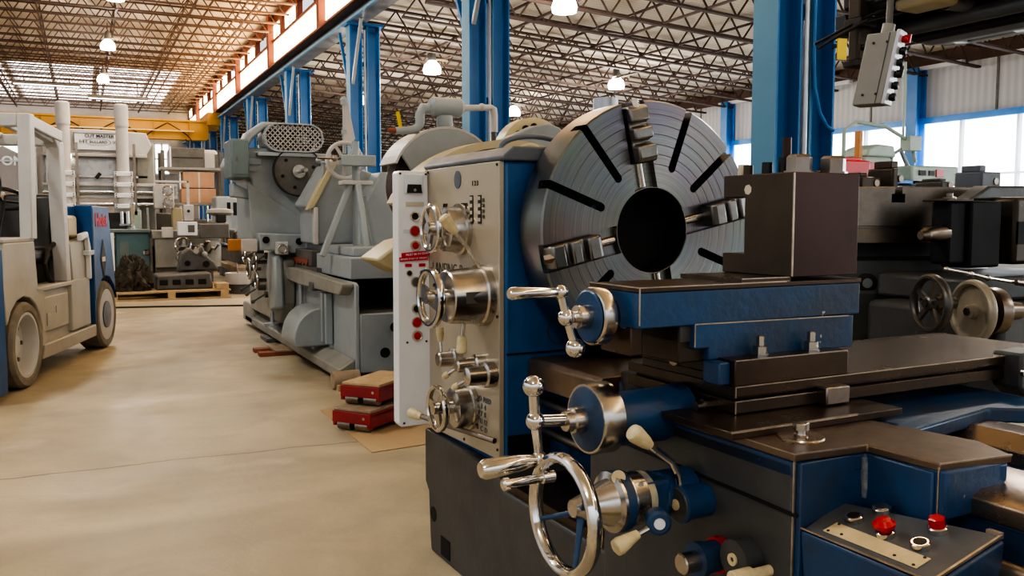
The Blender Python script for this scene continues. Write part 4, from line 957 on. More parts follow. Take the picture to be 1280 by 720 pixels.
# tailstock body: big slanted casting in front
tsk = part(MB().prism([(2.02,1.14),(2.02,1.46),(1.96,1.52),(2.20,1.93),(2.36,1.93),(2.72,1.80),(2.90,1.14)],'y',8.55,9.20), 'tailstock', 'grey', t, .02)
part(MB().prism([(1.93,1.47),(2.19,1.97),(2.25,1.96),(2.01,1.50)],'y',8.48,8.60), 'tailstock_rib', 'creamguard', tsk, .01)
part(MB().prism([(2.0,1.14),(2.0,1.50),(2.04,1.50),(2.04,1.14)],'y',8.48,8.56), 'tailstock_edge', 'vtl', tsk, .008)
part(MB().cyl((2.10,8.52,1.95),(2.10,8.52,1.78),.02,n=10).cyl((2.06,8.52,1.93),(2.42,8.3,1.93),.012,n=10).ball((2.06,8.52,1.95),.03,12), 'clamp_lever', 'grey', tsk)
# tall slab
part(MB().prism([(2.44,1.06),(2.44,1.55),(2.60,1.84),(3.3,1.84),(3.3,1.06)],'y',8.25,8.9), 'side_slab', 'grey', t, .02)
# tripod with spoked wheel and screw column
tr = part(MB().cyl((2.28,8.0,1.03),(2.28,8.0,2.10),.034,n=20), 'tripod_column', 'grey', t, label='grey tripod holding a screw column')
part(MB().bar((2.23,8.0,1.72),(1.93,7.9,1.05),.05,.07,up=(0,1,0)).bar((2.30,8.05,1.72),(2.46,8.1,1.0),.05,.06,up=(0,1,0)).bar((2.27,7.9,1.70),(2.32,7.75,.98),.05,.05,up=(0,1,0)), 'tripod_leg', 'grey', tr, .008)
part(MB().bar((2.36,8.06,1.6),(2.49,8.15,1.02),.06,.02,up=(0,1,0)), 'tripod_web', 'grey', tr)
part(MB().lathe((2.28,8.0,.97),(0,0,1),[(0,.10),(.05,.09),(.12,.05)],20), 'column_foot', 'grey', tr)
part(MB().box(2.14,2.42,7.92,8.10,1.70,1.74), 'tripod_cap', 'vtl', tr, .008)
part(MB().box(2.12,2.44,7.88,7.99,1.87,1.97), 'screw_beam', 'grey', tr, .01)
part(MB().cyl((1.90,7.9,1.935),(2.12,7.93,1.935),.012,n=10).ball((2.06,7.92,1.935),.03,12), 'screw_rod', 'steel2', tr)
wv = part(MB().torus((2.21,8.12,1.93),(0,1,0),.165,.020,44,10), 'spoked_wheel', 'vtl', t)
s = MB().cyl((2.21,8.18,1.93),(2.21,8.02,1.93),.035,n=16)
for k in range(5):
    a = 2*PI*k/5+.9; s.bar((2.21,8.12,1.93),(2.21+.16*math.cos(a),8.12,1.93+.16*math.sin(a)),.03,.018,up=(0,1,0))
part(s, 'wheel_spokes', 'vtl', wv)
part(MB().lathe((2.23,8.2,2.0),(0,0,1),[(0,.018),(.18,.018),(.18,.028),(.22,.028),(.22,.016),(.45,.014),(.45,.03),(.50,.034),(.53,.012)],16), 'vertical_screw', 'grey', tr)
part(MB().prism([(2.22,2.50),(2.26,2.50),(2.33,2.14),(2.30,2.10),(2.22,2.10)],'y',8.18,8.22), 'screw_gusset', 'vtl', tr)
# orange lever far left end, shafts
# ------------------------------------------------------------------ second grinder with the big brown wheel
t = thing('wheel_grinder', 'grey grinder with brown abrasive wheel under curved guards, behind the cream panel', 'machine', (2.7,5.8,0))
bd = part(MB().box(2.40,3.6,5.9,6.9,.0,1.15).box(2.25,3.4,5.45,6.4,.62,1.15), 'body', 'grey', t, .03)
part(MB().prism([(2.20,1.0),(2.20,1.55),(2.40,1.70),(3.5,1.75),(3.5,1.0)],'y',5.75,6.6), 'upper_body', 'grey', t, .03)
WX, WZ = 2.13, 1.60
wh = part(MB().lathe((WX,5.42,WZ),(0,1,0),[(0,.10),(0,.325),(.015,.34),(.16,.34),(.175,.325),(.175,.10)],56), 'abrasive_wheel', 'wheelb', t)
part(MB().lathe((WX,5.40,WZ),(0,1,0),[(0,.05),(.02,.11),(.22,.11)],32), 'wheel_flange', 'grey3', wh)
gd = []
for k in range(15):
    a = math.radians(148-118*k/14); gd.append((WX+.37*math.cos(a),WZ+.37*math.sin(a)))
part(MB().prism(gd+[(2.40,1.55),(2.10,1.56),(1.95,1.60)],'y',5.33,5.36), 'guard_side', 'grey', t, .004)
gu = MB()
A = []
for k in range(17):
    a = math.radians(158-130*k/16); A.append((a,.36,.375))
o1 = [(WX+(r1+.01)*math.cos(a),WZ+(r1+.01)*math.sin(a)) for a,r0,r1 in A]; i1 = [(WX+(r0+.01)*math.cos(a),WZ+(r0+.01)*math.sin(a)) for a,r0,r1 in A]
for k in range(16): gu.prism([o1[k],o1[k+1],i1[k+1],i1[k]],'y',5.33,5.66)
part(gu, 'guard_hoop', 'vtl', t)
# valve pipe on top
vp = part(MB().lathe((2.03,5.4,2.115),(1,0,0),[(0,.045),(.02,.062),(.21,.062),(.23,.045)],20), 'valve_body', 'grey', t, label='grey valve and pipe on top of the wheel guard')
part(MB().tube([(2.05,5.4,2.10),(1.985,5.4,2.10),(1.965,5.4,2.06),(1.965,5.4,2.00),(1.94,5.4,1.965),(1.89,5.4,1.955),(1.80,5.4,1.95)],[.032,.034,.032,.030,.030,.026,.022],12), 'spout', 'grey', vp)
part(MB().tube([(1.80,5.4,1.95),(1.75,5.4,1.952)],[.02,.012],10), 'nozzle', 'copper', vp)
part(MB().bar((1.835,5.4,1.97),(1.815,5.4,2.07),.018,.022), 'tap_handle', 'yellow', vp)
part(MB().tube([(2.25,5.4,2.115),(2.47,5.4,2.13),(2.485,5.4,2.12),(2.49,5.4,2.08),(2.49,5.4,1.97)],[.02,.02,.024,.024,.024],12).ball((2.40,5.4,2.128),.027,12), 'return_pipe', 'vtl', vp)
part(MB().tube([(2.485,5.4,1.98),(2.50,5.42,1.85),(2.53,5.44,1.70)],.018,10), 'hose', 'grey3', vp)
part(MB().lathe((2.135,5.4,2.06),(0,0,-1),[(0,.05),(.06,.055),(.10,.035),(.11,.028),(.24,.028)],16), 'valve_stem', 'grey', vp)
part(MB().torus((2.17,5.34,1.75),(0,1,0),.03,.007,20,8).tube([(2.14,5.34,1.70),(2.14,5.34,1.82)],.010,8), 'guard_clip', 'vtl', vp)
# second curved guard in front (cream) and pale housing behind the chuck
arc = MB()
P0 = [(2.30+.74*math.cos(math.radians(158-96*k/20)), 1.26+.60*math.sin(math.radians(158-96*k/20))) for k in range(21)]
P1 = [(2.30+.70*math.cos(math.radians(158-96*k/20)), 1.26+.555*math.sin(math.radians(158-96*k/20))) for k in range(21)]
for k in range(20): arc.prism([P0[k],P0[k+1],P1[k+1],P1[k]],'y',4.75,5.02)
ag = part(arc, 'curved_guard', 'creamguard', t, label='cream painted curved guard strip')
gp = part(MB().prism(P1[::-1]+[(1.72,1.35),(2.76,1.35)],'y',4.85,4.87), 'guard_web', 'grey3', ag)
part(MB().prism([(1.85,1.50),(1.85,1.66),(2.05,1.77),(2.37,1.90),(2.52,1.965),(2.62,1.985),(2.70,1.96),(2.80,1.86),(2.82,1.50)],'y',4.87,4.98), 'pale_housing', 'grey', t, .01)
part(MB().lathe((2.60,5.15,1.80),(0,-1,0),[(0,.235),(.12,.235),(.14,.20)],40), 'round_housing', 'creamguard', t)
for k in range(7):
    a = math.radians(35+20*k); part(MB().cyl((2.60+.175*math.cos(a),5.012,1.80+.175*math.sin(a)),(2.60+.175*math.cos(a),5.00,1.80+.175*math.sin(a)),.022,n=12), 'vent_hole', 'deep', t)
part(MB().tube([(2.42+.09*math.cos(math.radians(180-12*k)),4.74,1.74+.09*math.sin(math.radians(180-12*k))) for k in range(16)],.016,10), 'hand_loop', 'creamguard', t)
part(MB().cyl((2.80,4.5,1.5),(2.80,4.5,2.10),.075,n=28), 'vent_stack', 'conduit', t)
part(MB().prism([(1.90,1.02),(1.72,1.12),(1.90,1.24),(2.3,1.34),(2.3,1.0)],'y',5.6,6.0), 'coolant_tray', 'creamguard', t, .02)
# ------------------------------------------------------------------ vertical boring mill on the right
t = thing('boring_mill', 'dark boring mill with wide round table and two handwheels, right of the tool block', 'machine', (4.1,3.7,0), A1)
C = (4.35,4.1)
part(MB().lathe((C[0],C[1],0),(0,0,1),[(0,1.15),(.12,1.15),(.14,1.02),(.9,1.02),(1.00,1.04),(1.05,1.0),(1.17,.98),(1.19,.90),(1.27,.90)],72), 'base', 'millbase', t)
tbm = MB().lathe((C[0],C[1],1.27),(0,0,1),[(0,1.10),(.075,1.105),(.078,1.09),(.085,1.09),(.088,1.105),(.285,1.105),(.29,1.10)],96)
tc_ = MB()
for k in range(8):
    a = math.radians(20+45*k); rd = Vector((math.cos(a),math.sin(a),0)); td = Vector((-rd.y,rd.x,0))
    tc_.obox(Vector((C[0],C[1],1.50))+rd*.75, rd, td, (0,0,1), .45, .035, .022)
    tc_.obox(Vector((C[0],C[1],1.55))+rd*.75, rd, td, (0,0,1), .45, .020, .05)
part(cut(tbm, tc_), 'round_table', 'steel2', t, label='wide round worn steel table')
d1 = Vector((math.cos(math.radians(235)), math.sin(math.radians(235)),0))
gp_ = Vector((C[0],C[1],1.055)) + Vector((-.52,-.86,0))
gg = part(MB().lathe(gp_, (-.52,-.86,0), [(0,.052),(.02,.052),(.022,.042)],28), 'sight_gauge', 'ink', t)
part(MB().lathe(gp_+Vector((-.52,-.86,0))*.02, (-.52,-.86,0), [(0,.026),(.003,.026)],28), 'gauge_glass', 'grey', gg)
# saddle, slide and handwheels of the side head
sdh = part(MB().box(3.55,4.6,2.3,3.0,.55,1.00), 'side_saddle', 'dgrey', t, .03)
def hwheel(c, R, sp, solid, mat, par):
    g = part(MB().torus(c, (-.95,.31,0), R, .014, 48, 10, 1.5), 'handwheel', mat, par)
    d_ = Vector((-.95,.31,0)).normalized(); u_ = d_.cross(Vector((0,0,1))).normalized()
    s = MB()
    if solid: s.lathe(Vector(c)+d_*-.012, d_, [(0,R-.004),(.008,R-.004),(.004,.05),(.006,.032),(.018,.030)], 44)
    else:
        for k in range(sp):
            a = 2*PI*k/sp+.5; s.bar(c, Vector(c)+u_*(R*math.cos(a))+Vector((0,0,R*math.sin(a))), .022, .014, up=d_)
    s.lathe(Vector(c)-d_*.01, d_, [(0,.03),(.03,.03),(.035,.022)], 20)
    part(s, 'wheel_web', mat, g)
    part(MB().lathe(Vector(c)-d_*.02, -d_, [(0,R*.3),(.05,R*.3),(.052,R*.80),(.075,R*.84),(.10,R*.80),(.105,R*.35),(.20,R*.3)] if solid else [(0,.028),(.02,.028),(.03,.05),(.05,.05),(.055,.025),(.09,.025)], 36), 'wheel_dial', 'steel2', g)
    part(MB().lathe(Vector(c)+d_*.02, d_, [(0,.018),(.012,.018)], 6), 'hub_nut', 'ink', g)
hwheel((3.28,2.44,1.04), .112, 5, False, 'alu2', t)
hwheel((3.44,2.36,1.005), .122, 0, True, 'alu', t)
# horizontal tool head with stepped boxes on the right
th = part(MB().box(3.74,4.8,2.60,3.1,1.00,1.12), 'head_slide', 'dgrey', t, .02)
part(MB().box(3.74,3.86,2.70,2.80,1.18,1.475), 'head_block', 'bluegrey2', t, .012)
part(MB().box(3.87,4.10,2.68,2.84,1.16,1.48), 'head_body', 'bluegrey2', t, .012)
part(MB().box(4.18,4.75,2.66,2.95,1.17,1.50), 'ram_box', 'rustblk', t, .02)
part(MB().box(4.19,4.74,2.652,2.66,1.27,1.38), 'ram_groove', 'deep', t)
part(MB().prism([(4.02,1.485),(4.12,1.53),(4.18,1.56),(4.75,1.565),(4.75,1.50),(4.2,1.485)],'y',2.80,2.90), 'head_cover', 'dgrey', t, .012)
part(MB().lathe((3.76,2.74,1.325),(-1,.1,-.05),[(0,.045),(.06,.040),(.10,.03),(.12,.034),(.15,.02)],16), 'cast_handle', 'steel2', t)
part(MB().tube([(3.62,2.62,1.165),(3.74,2.60,1.145),(3.86,2.58,1.12),(4.05,2.52,1.09)],.008,8).ball((3.62,2.62,1.165),.014,10).ball((3.76,2.60,1.14),.018,10).ball((3.86,2.58,1.12),.015,10), 'lever_linkage', 'steel', t)
part(MB().tube([(3.98,2.52,1.10),(4.2,2.45,1.07)],.014,8).ball((4.08,2.5,1.08),.024,12), 'link_joint', 'steel2', t)
part(MB().lathe((3.79,2.74,1.475),(0,0,1),[(0,.03),(.02,.03),(.025,.015),(.04,.015)],12), 'head_bolt', 'steel2', t)
part(MB().box(3.70,3.90,2.69,2.82,1.475,1.488), 'head_cap', 'rustblk', t, .004)
part(MB().box(3.40,3.52,2.55,2.70,.80,.86).cyl((3.42,2.5,.86),(3.42,2.5,.90),.03,n=14), 'oil_cup', 'steel2', t)
# things sitting on top of the round table
def chucks(x,y,w_,h_,lab,nm,mat_,gp=None):
    o = thing(nm, lab, nm.replace('_',' '), (x,y,1.56), A1)
    part(MB().box(x-w_/2,x+w_/2,y-.09,y+.09,1.562,1.56+h_), 'body', mat_, o, .01)
    part(MB().box(x-w_/2+.02,x-w_/2+.08,y-.06,y+.06,1.56+h_,1.56+h_*1.35), 'step', mat_, o, .006)
    part(MB().cyl((x+.04,y-.095,1.56+h_*.5),(x+.04,y-.075,1.56+h_*.5),.02,n=12), 'screw', 'steel2', o)
chucks(3.85,3.62,.18,.075,'low dark brown jaw on the round mill table, under the pale green mill','table_jaw','rustblk')
chucks(4.12,3.56,.16,.07,'dark jaw with a raised end on the round mill table, left of the bright window','table_jaw','rustblk')
chucks(4.27,3.52,.05,.12,'thin upright dark stop on the round mill table, before the bright window','table_stop','rustblk')
chucks(4.62,3.46,.07,.05,'little pointed dark clamp on the round mill table, in the bright window','table_clamp','dgrey')
chucks(4.95,3.40,.18,.11,'square grey block at the right edge of the round mill table','table_block','bluegrey')
# ------------------------------------------------------------------ hanging pendant and the dark hoist above
d_ = Vector((.985,.17,0)).normalized()
t = thing('pendant_station', 'grey hanging push button pendant with six dark knobs, below the dark hoist', 'pendant', (2.62,2.2,1.78), A1)
ax = Vector((.42,-.91,0)).normalized(); ay = Vector((.91,.42,0)).normalized(); az = Vector((.11,-.14,1)).normalized()
pcx = Vector((2.625,2.2,1.92))
part(MB().obox(pcx, ax, ay, az, .050, .045, .125), 'pendant_body', 'pendant', t, .004)
pf = part(MB().obox(pcx+ax*.055+az*.002, ax, ay, az, .006, .046, .128), 'front_face', 'pendantw', t, .002)
for k in range(6):
    p = pcx+ax*.061+az*(.100-.040*k); 
    m_ = 'red' if k==0 else 'black'
    part(MB().lathe(p, ax, [(0,.012),(.006,.012),(.008,.015),(.020,.013),(.022,.008)], 16), 'button', m_, pf)
    if k in (0,3): part(MB().obox(p+ax*.02, ax, ay, az, .008,.005,.014), 'button_lever', m_, pf)
for a,b in ((-.02,.09),(.025,.09),(-.02,-.09),(.025,-.09)): part(MB().cyl(pcx+ax*a-ay*.045+az*b, pcx+ax*a-ay*.049+az*b, .0045, n=8), 'screw', 'ink', t)
part(MB().obox(pcx+ax*.028-ay*.0452, ax, ay, az, .0012,.001,.122), 'lid_line', 'ink', t)
tp = pcx+az*.125
part(MB().cyl(tp+ax*.005, tp+ax*.005+az*.035, .022, n=18), 'cable_gland', 'pendant', t)
part(MB().tube([tp+ax*.005+az*.03, tp+Vector((.02,0,.12)), tp+Vector((.02,0,.38)), tp+Vector((.02,0,.75))], .012, 12), 'cable', 'grey3', t)
t = thing('overhead_hoist', 'dark overhead hoist trolley and beam at the top right corner', 'hoist', (3.4,2.6,2.1), A1)
part(MB().box(3.02,3.42,.7,2.72,2.27,2.75), 'trolley_frame', 'hoist', t, .01)
part(MB().box(3.42,3.56,.7,2.70,2.17,2.34), 'lower_beam', 'hoist', t, .02)
part(MB().lathe((3.36,.7,2.225),(0,1,0),[(0,.035),(1.98,.035)],16), 'round_shaft', 'hoistlt', t)
part(MB().box(3.62,3.67,.7,2.75,2.19,2.235), 'pale_rail', 'hoistlt', t, .004)
part(MB().box(3.98,4.04,.7,2.95,2.25,2.29), 'pale_rail', 'hoistlt', t, .004)
for k in range(7): part(MB().bar((3.65,.9+.3*k,2.215),(4.0,1.05+.3*k,2.26),.05,.02), 'cross_tie', 'hoistlt', t)
part(MB().box(3.66,4.0,.7,2.6,2.42,2.5), 'walkway', 'hoist', t)
part(MB().bar((3.03,2.74,2.215),(3.60,2.74,2.245),.06,.09), 'end_plate', 'hoist', t, .006)
part(MB().bar((3.02,2.70,2.30),(3.3,1.0,2.42),.05,.06), 'cable_tray', 'ink', t, .006)
part(MB().box(2.985,3.06,2.60,2.66,2.22,2.6), 'post', 'rustblk', t, .006)
part(MB().box(2.97,3.07,2.58,2.67,2.185,2.22), 'post_collar', 'ink', t, .006)
part(MB().box(2.99,3.06,2.60,2.66,2.05,2.185), 'lower_post', 'rustblk', t, .006)
part(MB().box(2.975,3.07,2.59,2.67,2.025,2.05), 'post_foot', 'ink', t, .003)
part(MB().cyl((3.01,2.60,2.10),(3.01,2.585,2.10),.012,n=10), 'post_bolt', 'ink', t)
part(MB().box(3.06,3.20,2.30,2.50,2.23,2.30), 'brass_motor', 'creamguard', t, .02)
part(MB().lathe((3.22,2.38,2.265),(1,-.1,0),[(0,.035),(.12,.035),(.14,.02)],18), 'grey_motor', 'hoistlt', t)
part(MB().tube([(2.86,2.7,2.10),(2.90,2.68,2.13),(2.98,2.56,2.20),(3.2,2.5,2.26)],.008,8), 'wire', 'black', t)
part(MB().tube([(2.86,2.72,2.12),(3.0,2.60,2.215),(3.1,2.5,2.27)],.006,8), 'wire', 'black', t)
t = thing('sign_plate', 'small blank yellow plate on the right edge of the nearest blue column', 'sign', (6.9,6.56,2.99), 0)
part(MB().box(6.75,6.875,6.55,6.56,2.96,3.26), 'plate', 'yellow', t, .002); part(MB().box(6.86,6.885,6.56,6.73,3.10,3.14), 'clip', 'grey3', t)
# ------------------------------------------------------------------ forklift
A2 = math.radians(-16.1)
t = fk = thing('forklift', 'grey and blue forklift truck with overhead guard and dusty tyres at the left edge', 'forklift', (-3.3,8.8,0), A2)
def wheel(yc_, R, x, wdt, hub, lab):
    g = part(MB().lathe((x-wdt,yc_,R),(1,0,0),[(0,R*.72),(0,R*.92),(.03,R),(wdt-.03,R),(wdt,R*.94),(wdt,R*.80),(wdt-.015,R*.74)],56,closed=True), 'tyre', 'tyre', t)
    if hub=='dish': 
        part(MB().lathe((x-.02,yc_,R),(1,0,0),[(-.2,R*.72),(-.2,R*.76),(.012,R*.76),(.012,R*.70),(-.10,R*.62),(-.13,R*.25),(-.07,R*.22),(-.06,.01)],40), 'rim', 'forkwhite', g)
        for k in range(6): a = 2*PI*k/6; part(MB().cyl((x-.13,yc_+.15*math.cos(a),R+.15*math.sin(a)),(x-.10,yc_+.15*math.cos(a),R+.15*math.sin(a)),.018,n=8), 'lug_nut', 'steel2', g)
    else:
        part(MB().lathe((x-.012,yc_,R),(1,0,0),[(-.2,R*.74),(0,R*.76),(.008,R*.76),(.010,R*.70),(.0,R*.30)],40), 'rim', 'vtl', g)
        part(MB().lathe((x-.012,yc_,R),(1,0,0),[(0,R*.40),(.014,R*.40),(.018,R*.3)],36), 'hub_cap', 'bluegrey', g)
wheel(7.76,.355,-2.70,.24,'dish','')
wheel(10.07,.36,-2.70,.24,'flat','')
for y_,R in ((7.76,.355),(10.07,.36)):
    part(MB().lathe((-4.05,y_,R),(1,0,0),[(0,R*.8),(.03,R),(.21,R),(.24,R*.8)],40), 'tyre', 'tyre', t)
bd = part(MB().box(-3.9,-2.76,8.12,9.70,.22,.76), 'chassis', 'forkgrey', t, .01)
part(MB().prism([(8.10,.18),(8.16,.30),(9.66,.30),(9.66,.18)],'x',-2.80,-2.70) , 'side_step', 'forkgrey', bd, .01)
part(MB().box(-2.78,-2.73,8.26,8.90,.40,.70), 'battery_door', 'forkgrey', bd, .006)
part(MB().box(-2.728,-2.722,8.54,8.60,.54,.60), 'door_latch', 'vtl', bd); part(MB().box(-2.728,-2.722,8.30,8.40,.45,.56), 'warning_sticker', 'vtl', bd)
part(MB().box(-2.79,-2.72,8.98,9.55,.32,.80), 'side_panel', 'forkgrey', bd, .006)
part(MB().prism([(7.34,.90),(7.40,1.20),(8.05,1.20),(8.10,.80),(8.24,.76),(8.24,.30),(8.14,.22),(8.12,.40)]+[(7.76+.42*math.cos(math.radians(a)),.355+.40*math.sin(math.radians(a))) for a in (10,30,50,70,90,110,130,150)],'x',-2.98,-2.72), 'front_fender', 'forkgrey', bd, .01)
part(MB().box(-3.9,-2.98,7.40,8.05,.40,1.20), 'cowl', 'forkgrey', bd, .02)
part(MB().box(-3.9,-2.72,7.38,8.05,1.20,1.235), 'dash', 'forkgrey', bd, .008)
part(MB().box(-3.9,-2.72,8.05,9.0,.76,.80), 'cab_floor', 'forkgrey', bd, .008)
part(MB().prism([(9.10,.78),(9.02,1.16),(9.62,1.20),(9.62,.78)],'x',-3.85,-2.74), 'engine_cover', 'forkgrey', bd, .02)
# counterweight
cw = part(MB().prism([(9.64,.30),(9.64,1.525),(10.24,1.51),(10.42,.70),(10.42,.55)]+[(10.07+.42*math.cos(math.radians(a)),.36+.42*math.sin(math.radians(a))) for a in (20,45,70,90,110,135,160)]+[(9.66,.36)],'x',-3.04,-2.70), 'counterweight', 'forkblue', t, .015)
part(MB().prism([(9.64,.60),(9.64,1.525),(10.24,1.51),(10.44,.70),(10.44,.40),(9.64,.40)],'x',-3.95,-3.04), 'counterweight_centre', 'forkblue', cw, .015)
part(MB().box(-3.9,-2.86,9.16,9.64,1.26,1.52), 'hood', 'forkblue', cw, .01)
part(MB().box(-2.702,-2.696,9.655,9.672,.55,1.50), 'edge_line', 'bluegrey', cw)
text('Hoist', .19, (-2.697,9.95,1.37), (0,1,0), (0,0,1), 'redtape', cw, squash=1.0, bold=.006)
dm = part(MB().prism([(9.98,.75),(10.085,.96),(9.98,1.17),(9.875,.96)],'x',-2.701,-2.695), 'diamond_emblem', 'bluegrey', cw)
part(MB().prism([(9.98,.765),(10.077,.96),(9.98,1.155),(9.883,.96)],'x',-2.697,-2.692), 'emblem_field', 'ink', dm)
part(MB().box(-2.693,-2.690,9.92,10.04,.935,.985), 'emblem_band', 'tan', dm)
part(MB().box(-2.76,-2.68,9.44,9.62,1.02,1.07), 'latch_handle', 'glass', cw, .008)
part(MB().prism([(9.25,1.17),(9.45,1.20),(9.50,1.02),(9.50,.78),(9.54,.78),(9.54,1.10),(9.46,1.26),(9.25,1.24)],'x',-2.74,-2.69), 'white_pipe', 'white', cw, .012)
part(MB().box(-3.4,-2.8,9.20,9.50,1.20,1.42), 'engine_top', 'creamguard', cw, .03)
part(MB().box(-3.9,-3.0,9.55,9.95,1.53,1.60), 'wood_block', 'wood2', cw, .02) if False else None
# overhead guard
gd_ = part(MB().hexa([(-2.80,7.95,1.22),(-2.70,7.95,1.22),(-2.70,8.07,1.22),(-2.80,8.07,1.22)],[(-2.80,8.00,2.27),(-2.70,8.00,2.27),(-2.70,8.12,2.27),(-2.80,8.12,2.27)]), 'overhead_guard', 'forkwhite', t, .01)
part(MB().hexa([(-2.84,8.86,.80),(-2.72,8.86,.80),(-2.72,8.98,.80),(-2.84,8.98,.80)],[(-2.84,8.78,2.10),(-2.72,8.78,2.10),(-2.72,8.92,2.10),(-2.84,8.92,2.10)]), 'rear_post', 'forkwhite', gd_, .01)
part(MB().bar((-2.76,8.08,2.215),(-2.76,8.86,2.15),.10,.10).bar((-2.78,8.72,2.17),(-2.78,8.90,2.02),.11,.12), 'side_beam', 'forkwhite', gd_, .01)
part(MB().bar((-2.78,8.14,2.19),(-2.78,8.05,2.02),.08,.06).bar((-2.78,8.18,2.17),(-2.78,8.75,2.10),.07,.05), 'gusset', 'forkgrey', gd_, .008)
part(MB().box(-4.0,-2.80,8.00,8.12,2.16,2.27).box(-4.0,-2.84,8.76,8.90,2.06,2.16), 'cross_beam', 'forkwhite', gd_, .01)
part(MB().hexa([(-4.0,7.90,1.22),(-3.86,7.90,1.22),(-3.86,8.06,1.22),(-4.0,8.06,1.22)],[(-4.0,7.86,2.27),(-3.86,7.86,2.27),(-3.86,8.06,2.27),(-4.0,8.06,2.27)]), 'front_post', 'forkwhite', gd_, .01)
rb = MB()
for k in range(4):
    x = -3.7+.24*k; rb.bar((x,8.0,2.22),(x,8.85,2.14),.05,.04)
part(rb, 'roof_bar', 'forkwhite', gd_, .005)
# seat and wheel
se = part(MB().prism([(8.36,1.00),(8.40,1.12),(8.80,1.10),(8.98,1.62),(9.08,1.62),(9.02,1.00)],'x',-3.30,-2.84), 'seat', 'seat', t, .04, 3)
part(MB().prism([(8.34,.80),(8.40,1.0),(8.98,1.0),(8.95,.80)],'x',-3.25,-2.9), 'seat_base', 'ink', se, .02)
part(MB().tube([(-2.82,8.86,1.16),(-2.82,8.66,1.10),(-2.82,8.58,.98),(-2.82,8.66,.84),(-2.82,8.76,.80)],.022,10), 'seat_arm', 'ink', se)
stw = part(MB().torus((-2.98,8.12,1.56),(0,.45,.9),.19,.016,40,10), 'steering_wheel', 'black', t)
s = MB().tube([(-2.98,8.12,1.54),(-3.0,8.0,1.24)],.028,12)
for k in range(3):
    a = 2*PI*k/3+.5; ux_ = Vector((1,0,0)); uy_ = Vector((0,.9,-.45)).normalized(); s.tube([Vector((-2.98,8.11,1.54)), Vector((-2.98,8.12,1.56))+ux_*(.19*math.cos(a))+uy_*(.19*math.sin(a))],.011,8)
part(s, 'steering_column', 'black', stw)
part(MB().torus((-2.86,7.66,1.66),(1,.1,0),.10,.02,28,8).cyl((-2.86,7.66,1.24),(-2.86,7.66,1.52),.014,n=10), 'mirror_hoop', 'black', t)
lev = MB()
for k in range(3): lev.cyl((-3.0-.08*k,7.96,1.22),(-3.0-.08*k,8.0,1.42),.008,n=8).ball((-3.0-.08*k,8.0,1.43),.02,10)
part(lev, 'hydraulic_lever', 'black', t)
# mast and blue front frame
ms = part(MB().box(-3.0,-2.70,7.08,7.31,.04,1.16), 'front_frame', 'forkblue', t, .01)
part(MB().box(-4.0,-3.0,7.10,7.30,.25,1.16), 'front_plate', 'forkblue', ms, .01)
part(MB().box(-2.99,-2.72,6.98,7.06,.06,1.1), 'mast_rail', 'hoist', ms, .01)
part(MB().box(-3.05,-2.93,5.9,7.0,.04,.08), 'fork_tine', 'hoist', ms, .01)
part(MB().box(-3.75,-3.63,5.9,7.0,.04,.08), 'fork_tine', 'hoist', ms, .01)
o = thing('wood_block', 'short brown wood blocks lying on the blue rear hood of the forklift', 'wood', (-3.4,9.85,1.525), A2)
part(MB().box(-3.9,-3.1,9.70,10.0,1.525,1.60), 'plank', 'wood2', o, .015)
part(MB().box(-3.60,-3.15,9.72,9.92,1.60,1.64), 'offcut', 'wood', o, .015)
# ------------------------------------------------------------------ vertical turret lathe at the far end
t = thing('turret_lathe', 'ivory vertical turret lathe with two tall round rams and a lettered sign plate', 'machine', (.3,19.6,0))
part(MB().box(-1.0,1.9,19.9,21.2,.0,1.5), 'base', 'grey3', t, .03)
part(MB().box(-1.05,-.65,19.5,20.4,.0,3.0), 'upright', 'vtl', t, .03)
part(MB().box(1.0,1.35,19.5,20.4,.0,2.9), 'upright', 'grey2', t, .03)
part(MB().prism([(-.68,2.62),(-.68,3.10),(-.3,3.13),(.35,3.14),(1.2,3.10),(1.3,2.85),(1.2,2.66)],'y',19.42,20.3), 'top_bridge', 'vtl', t, .02)
ar = part(MB().box(-.65,1.0,19.75,19.85,1.90,2.70), 'back_panel', 'steel', t)
sg = part(MB().box(-.12,.82,19.36,19.41,2.72,3.06), 'sign_plate', 'white', t, .01, label='white lettered sign plate')
sr = MB().box(-.12,.82,19.355,19.36,3.045,3.06).box(-.12,.82,19.355,19.36,2.72,2.735).box(-.12,-.105,19.355,19.36,2.72,3.06).box(.805,.82,19.355,19.36,2.72,3.06)
part(sr, 'sign_border', 'grey3', sg)
text('CUT MASTER', .085, (.34,19.35,3.00), (1,0,0), (0,0,1), 'ink', sg, squash=1.05, bold=.002)
text('64"', .10, (.04,19.35,2.89), (1,0,0), (0,0,1), 'ink', sg)
text('BULLARD', .075, (.32,19.35,2.885), (1,0,0), (0,0,1), 'ink', sg, bold=.001)
text('V.T.L.', .09, (.68,19.35,2.885), (1,0,0), (0,0,1), 'ink', sg)
ovl = MB().torus((.32,19.355,2.885),(0,1,0),1,.03,40,6)
for v in ovl.bm.verts: v.co = Vector((.32+(v.co.x-.32)*.22, 19.352, 2.885+(v.co.z-2.885)*.072))
part(ovl, 'sign_oval', 'grey3', sg)
part(MB().box(-.68,1.2,19.3,19.42,2.60,2.66), 'bridge_lip', 'vtl', t, .01)
cr_ = part(MB().box(-.68,1.75,19.28,19.7,1.78,2.08), 'cross_rail', 'grey', t, .02)
part(MB().box(-.68,1.75,19.24,19.30,2.02,2.08), 'rail_edge', 'vtl', cr_, .006)
part(MB().box(-.68,1.75,19.24,19.30,1.78,1.83), 'rail_edge', 'vtl', cr_, .006)
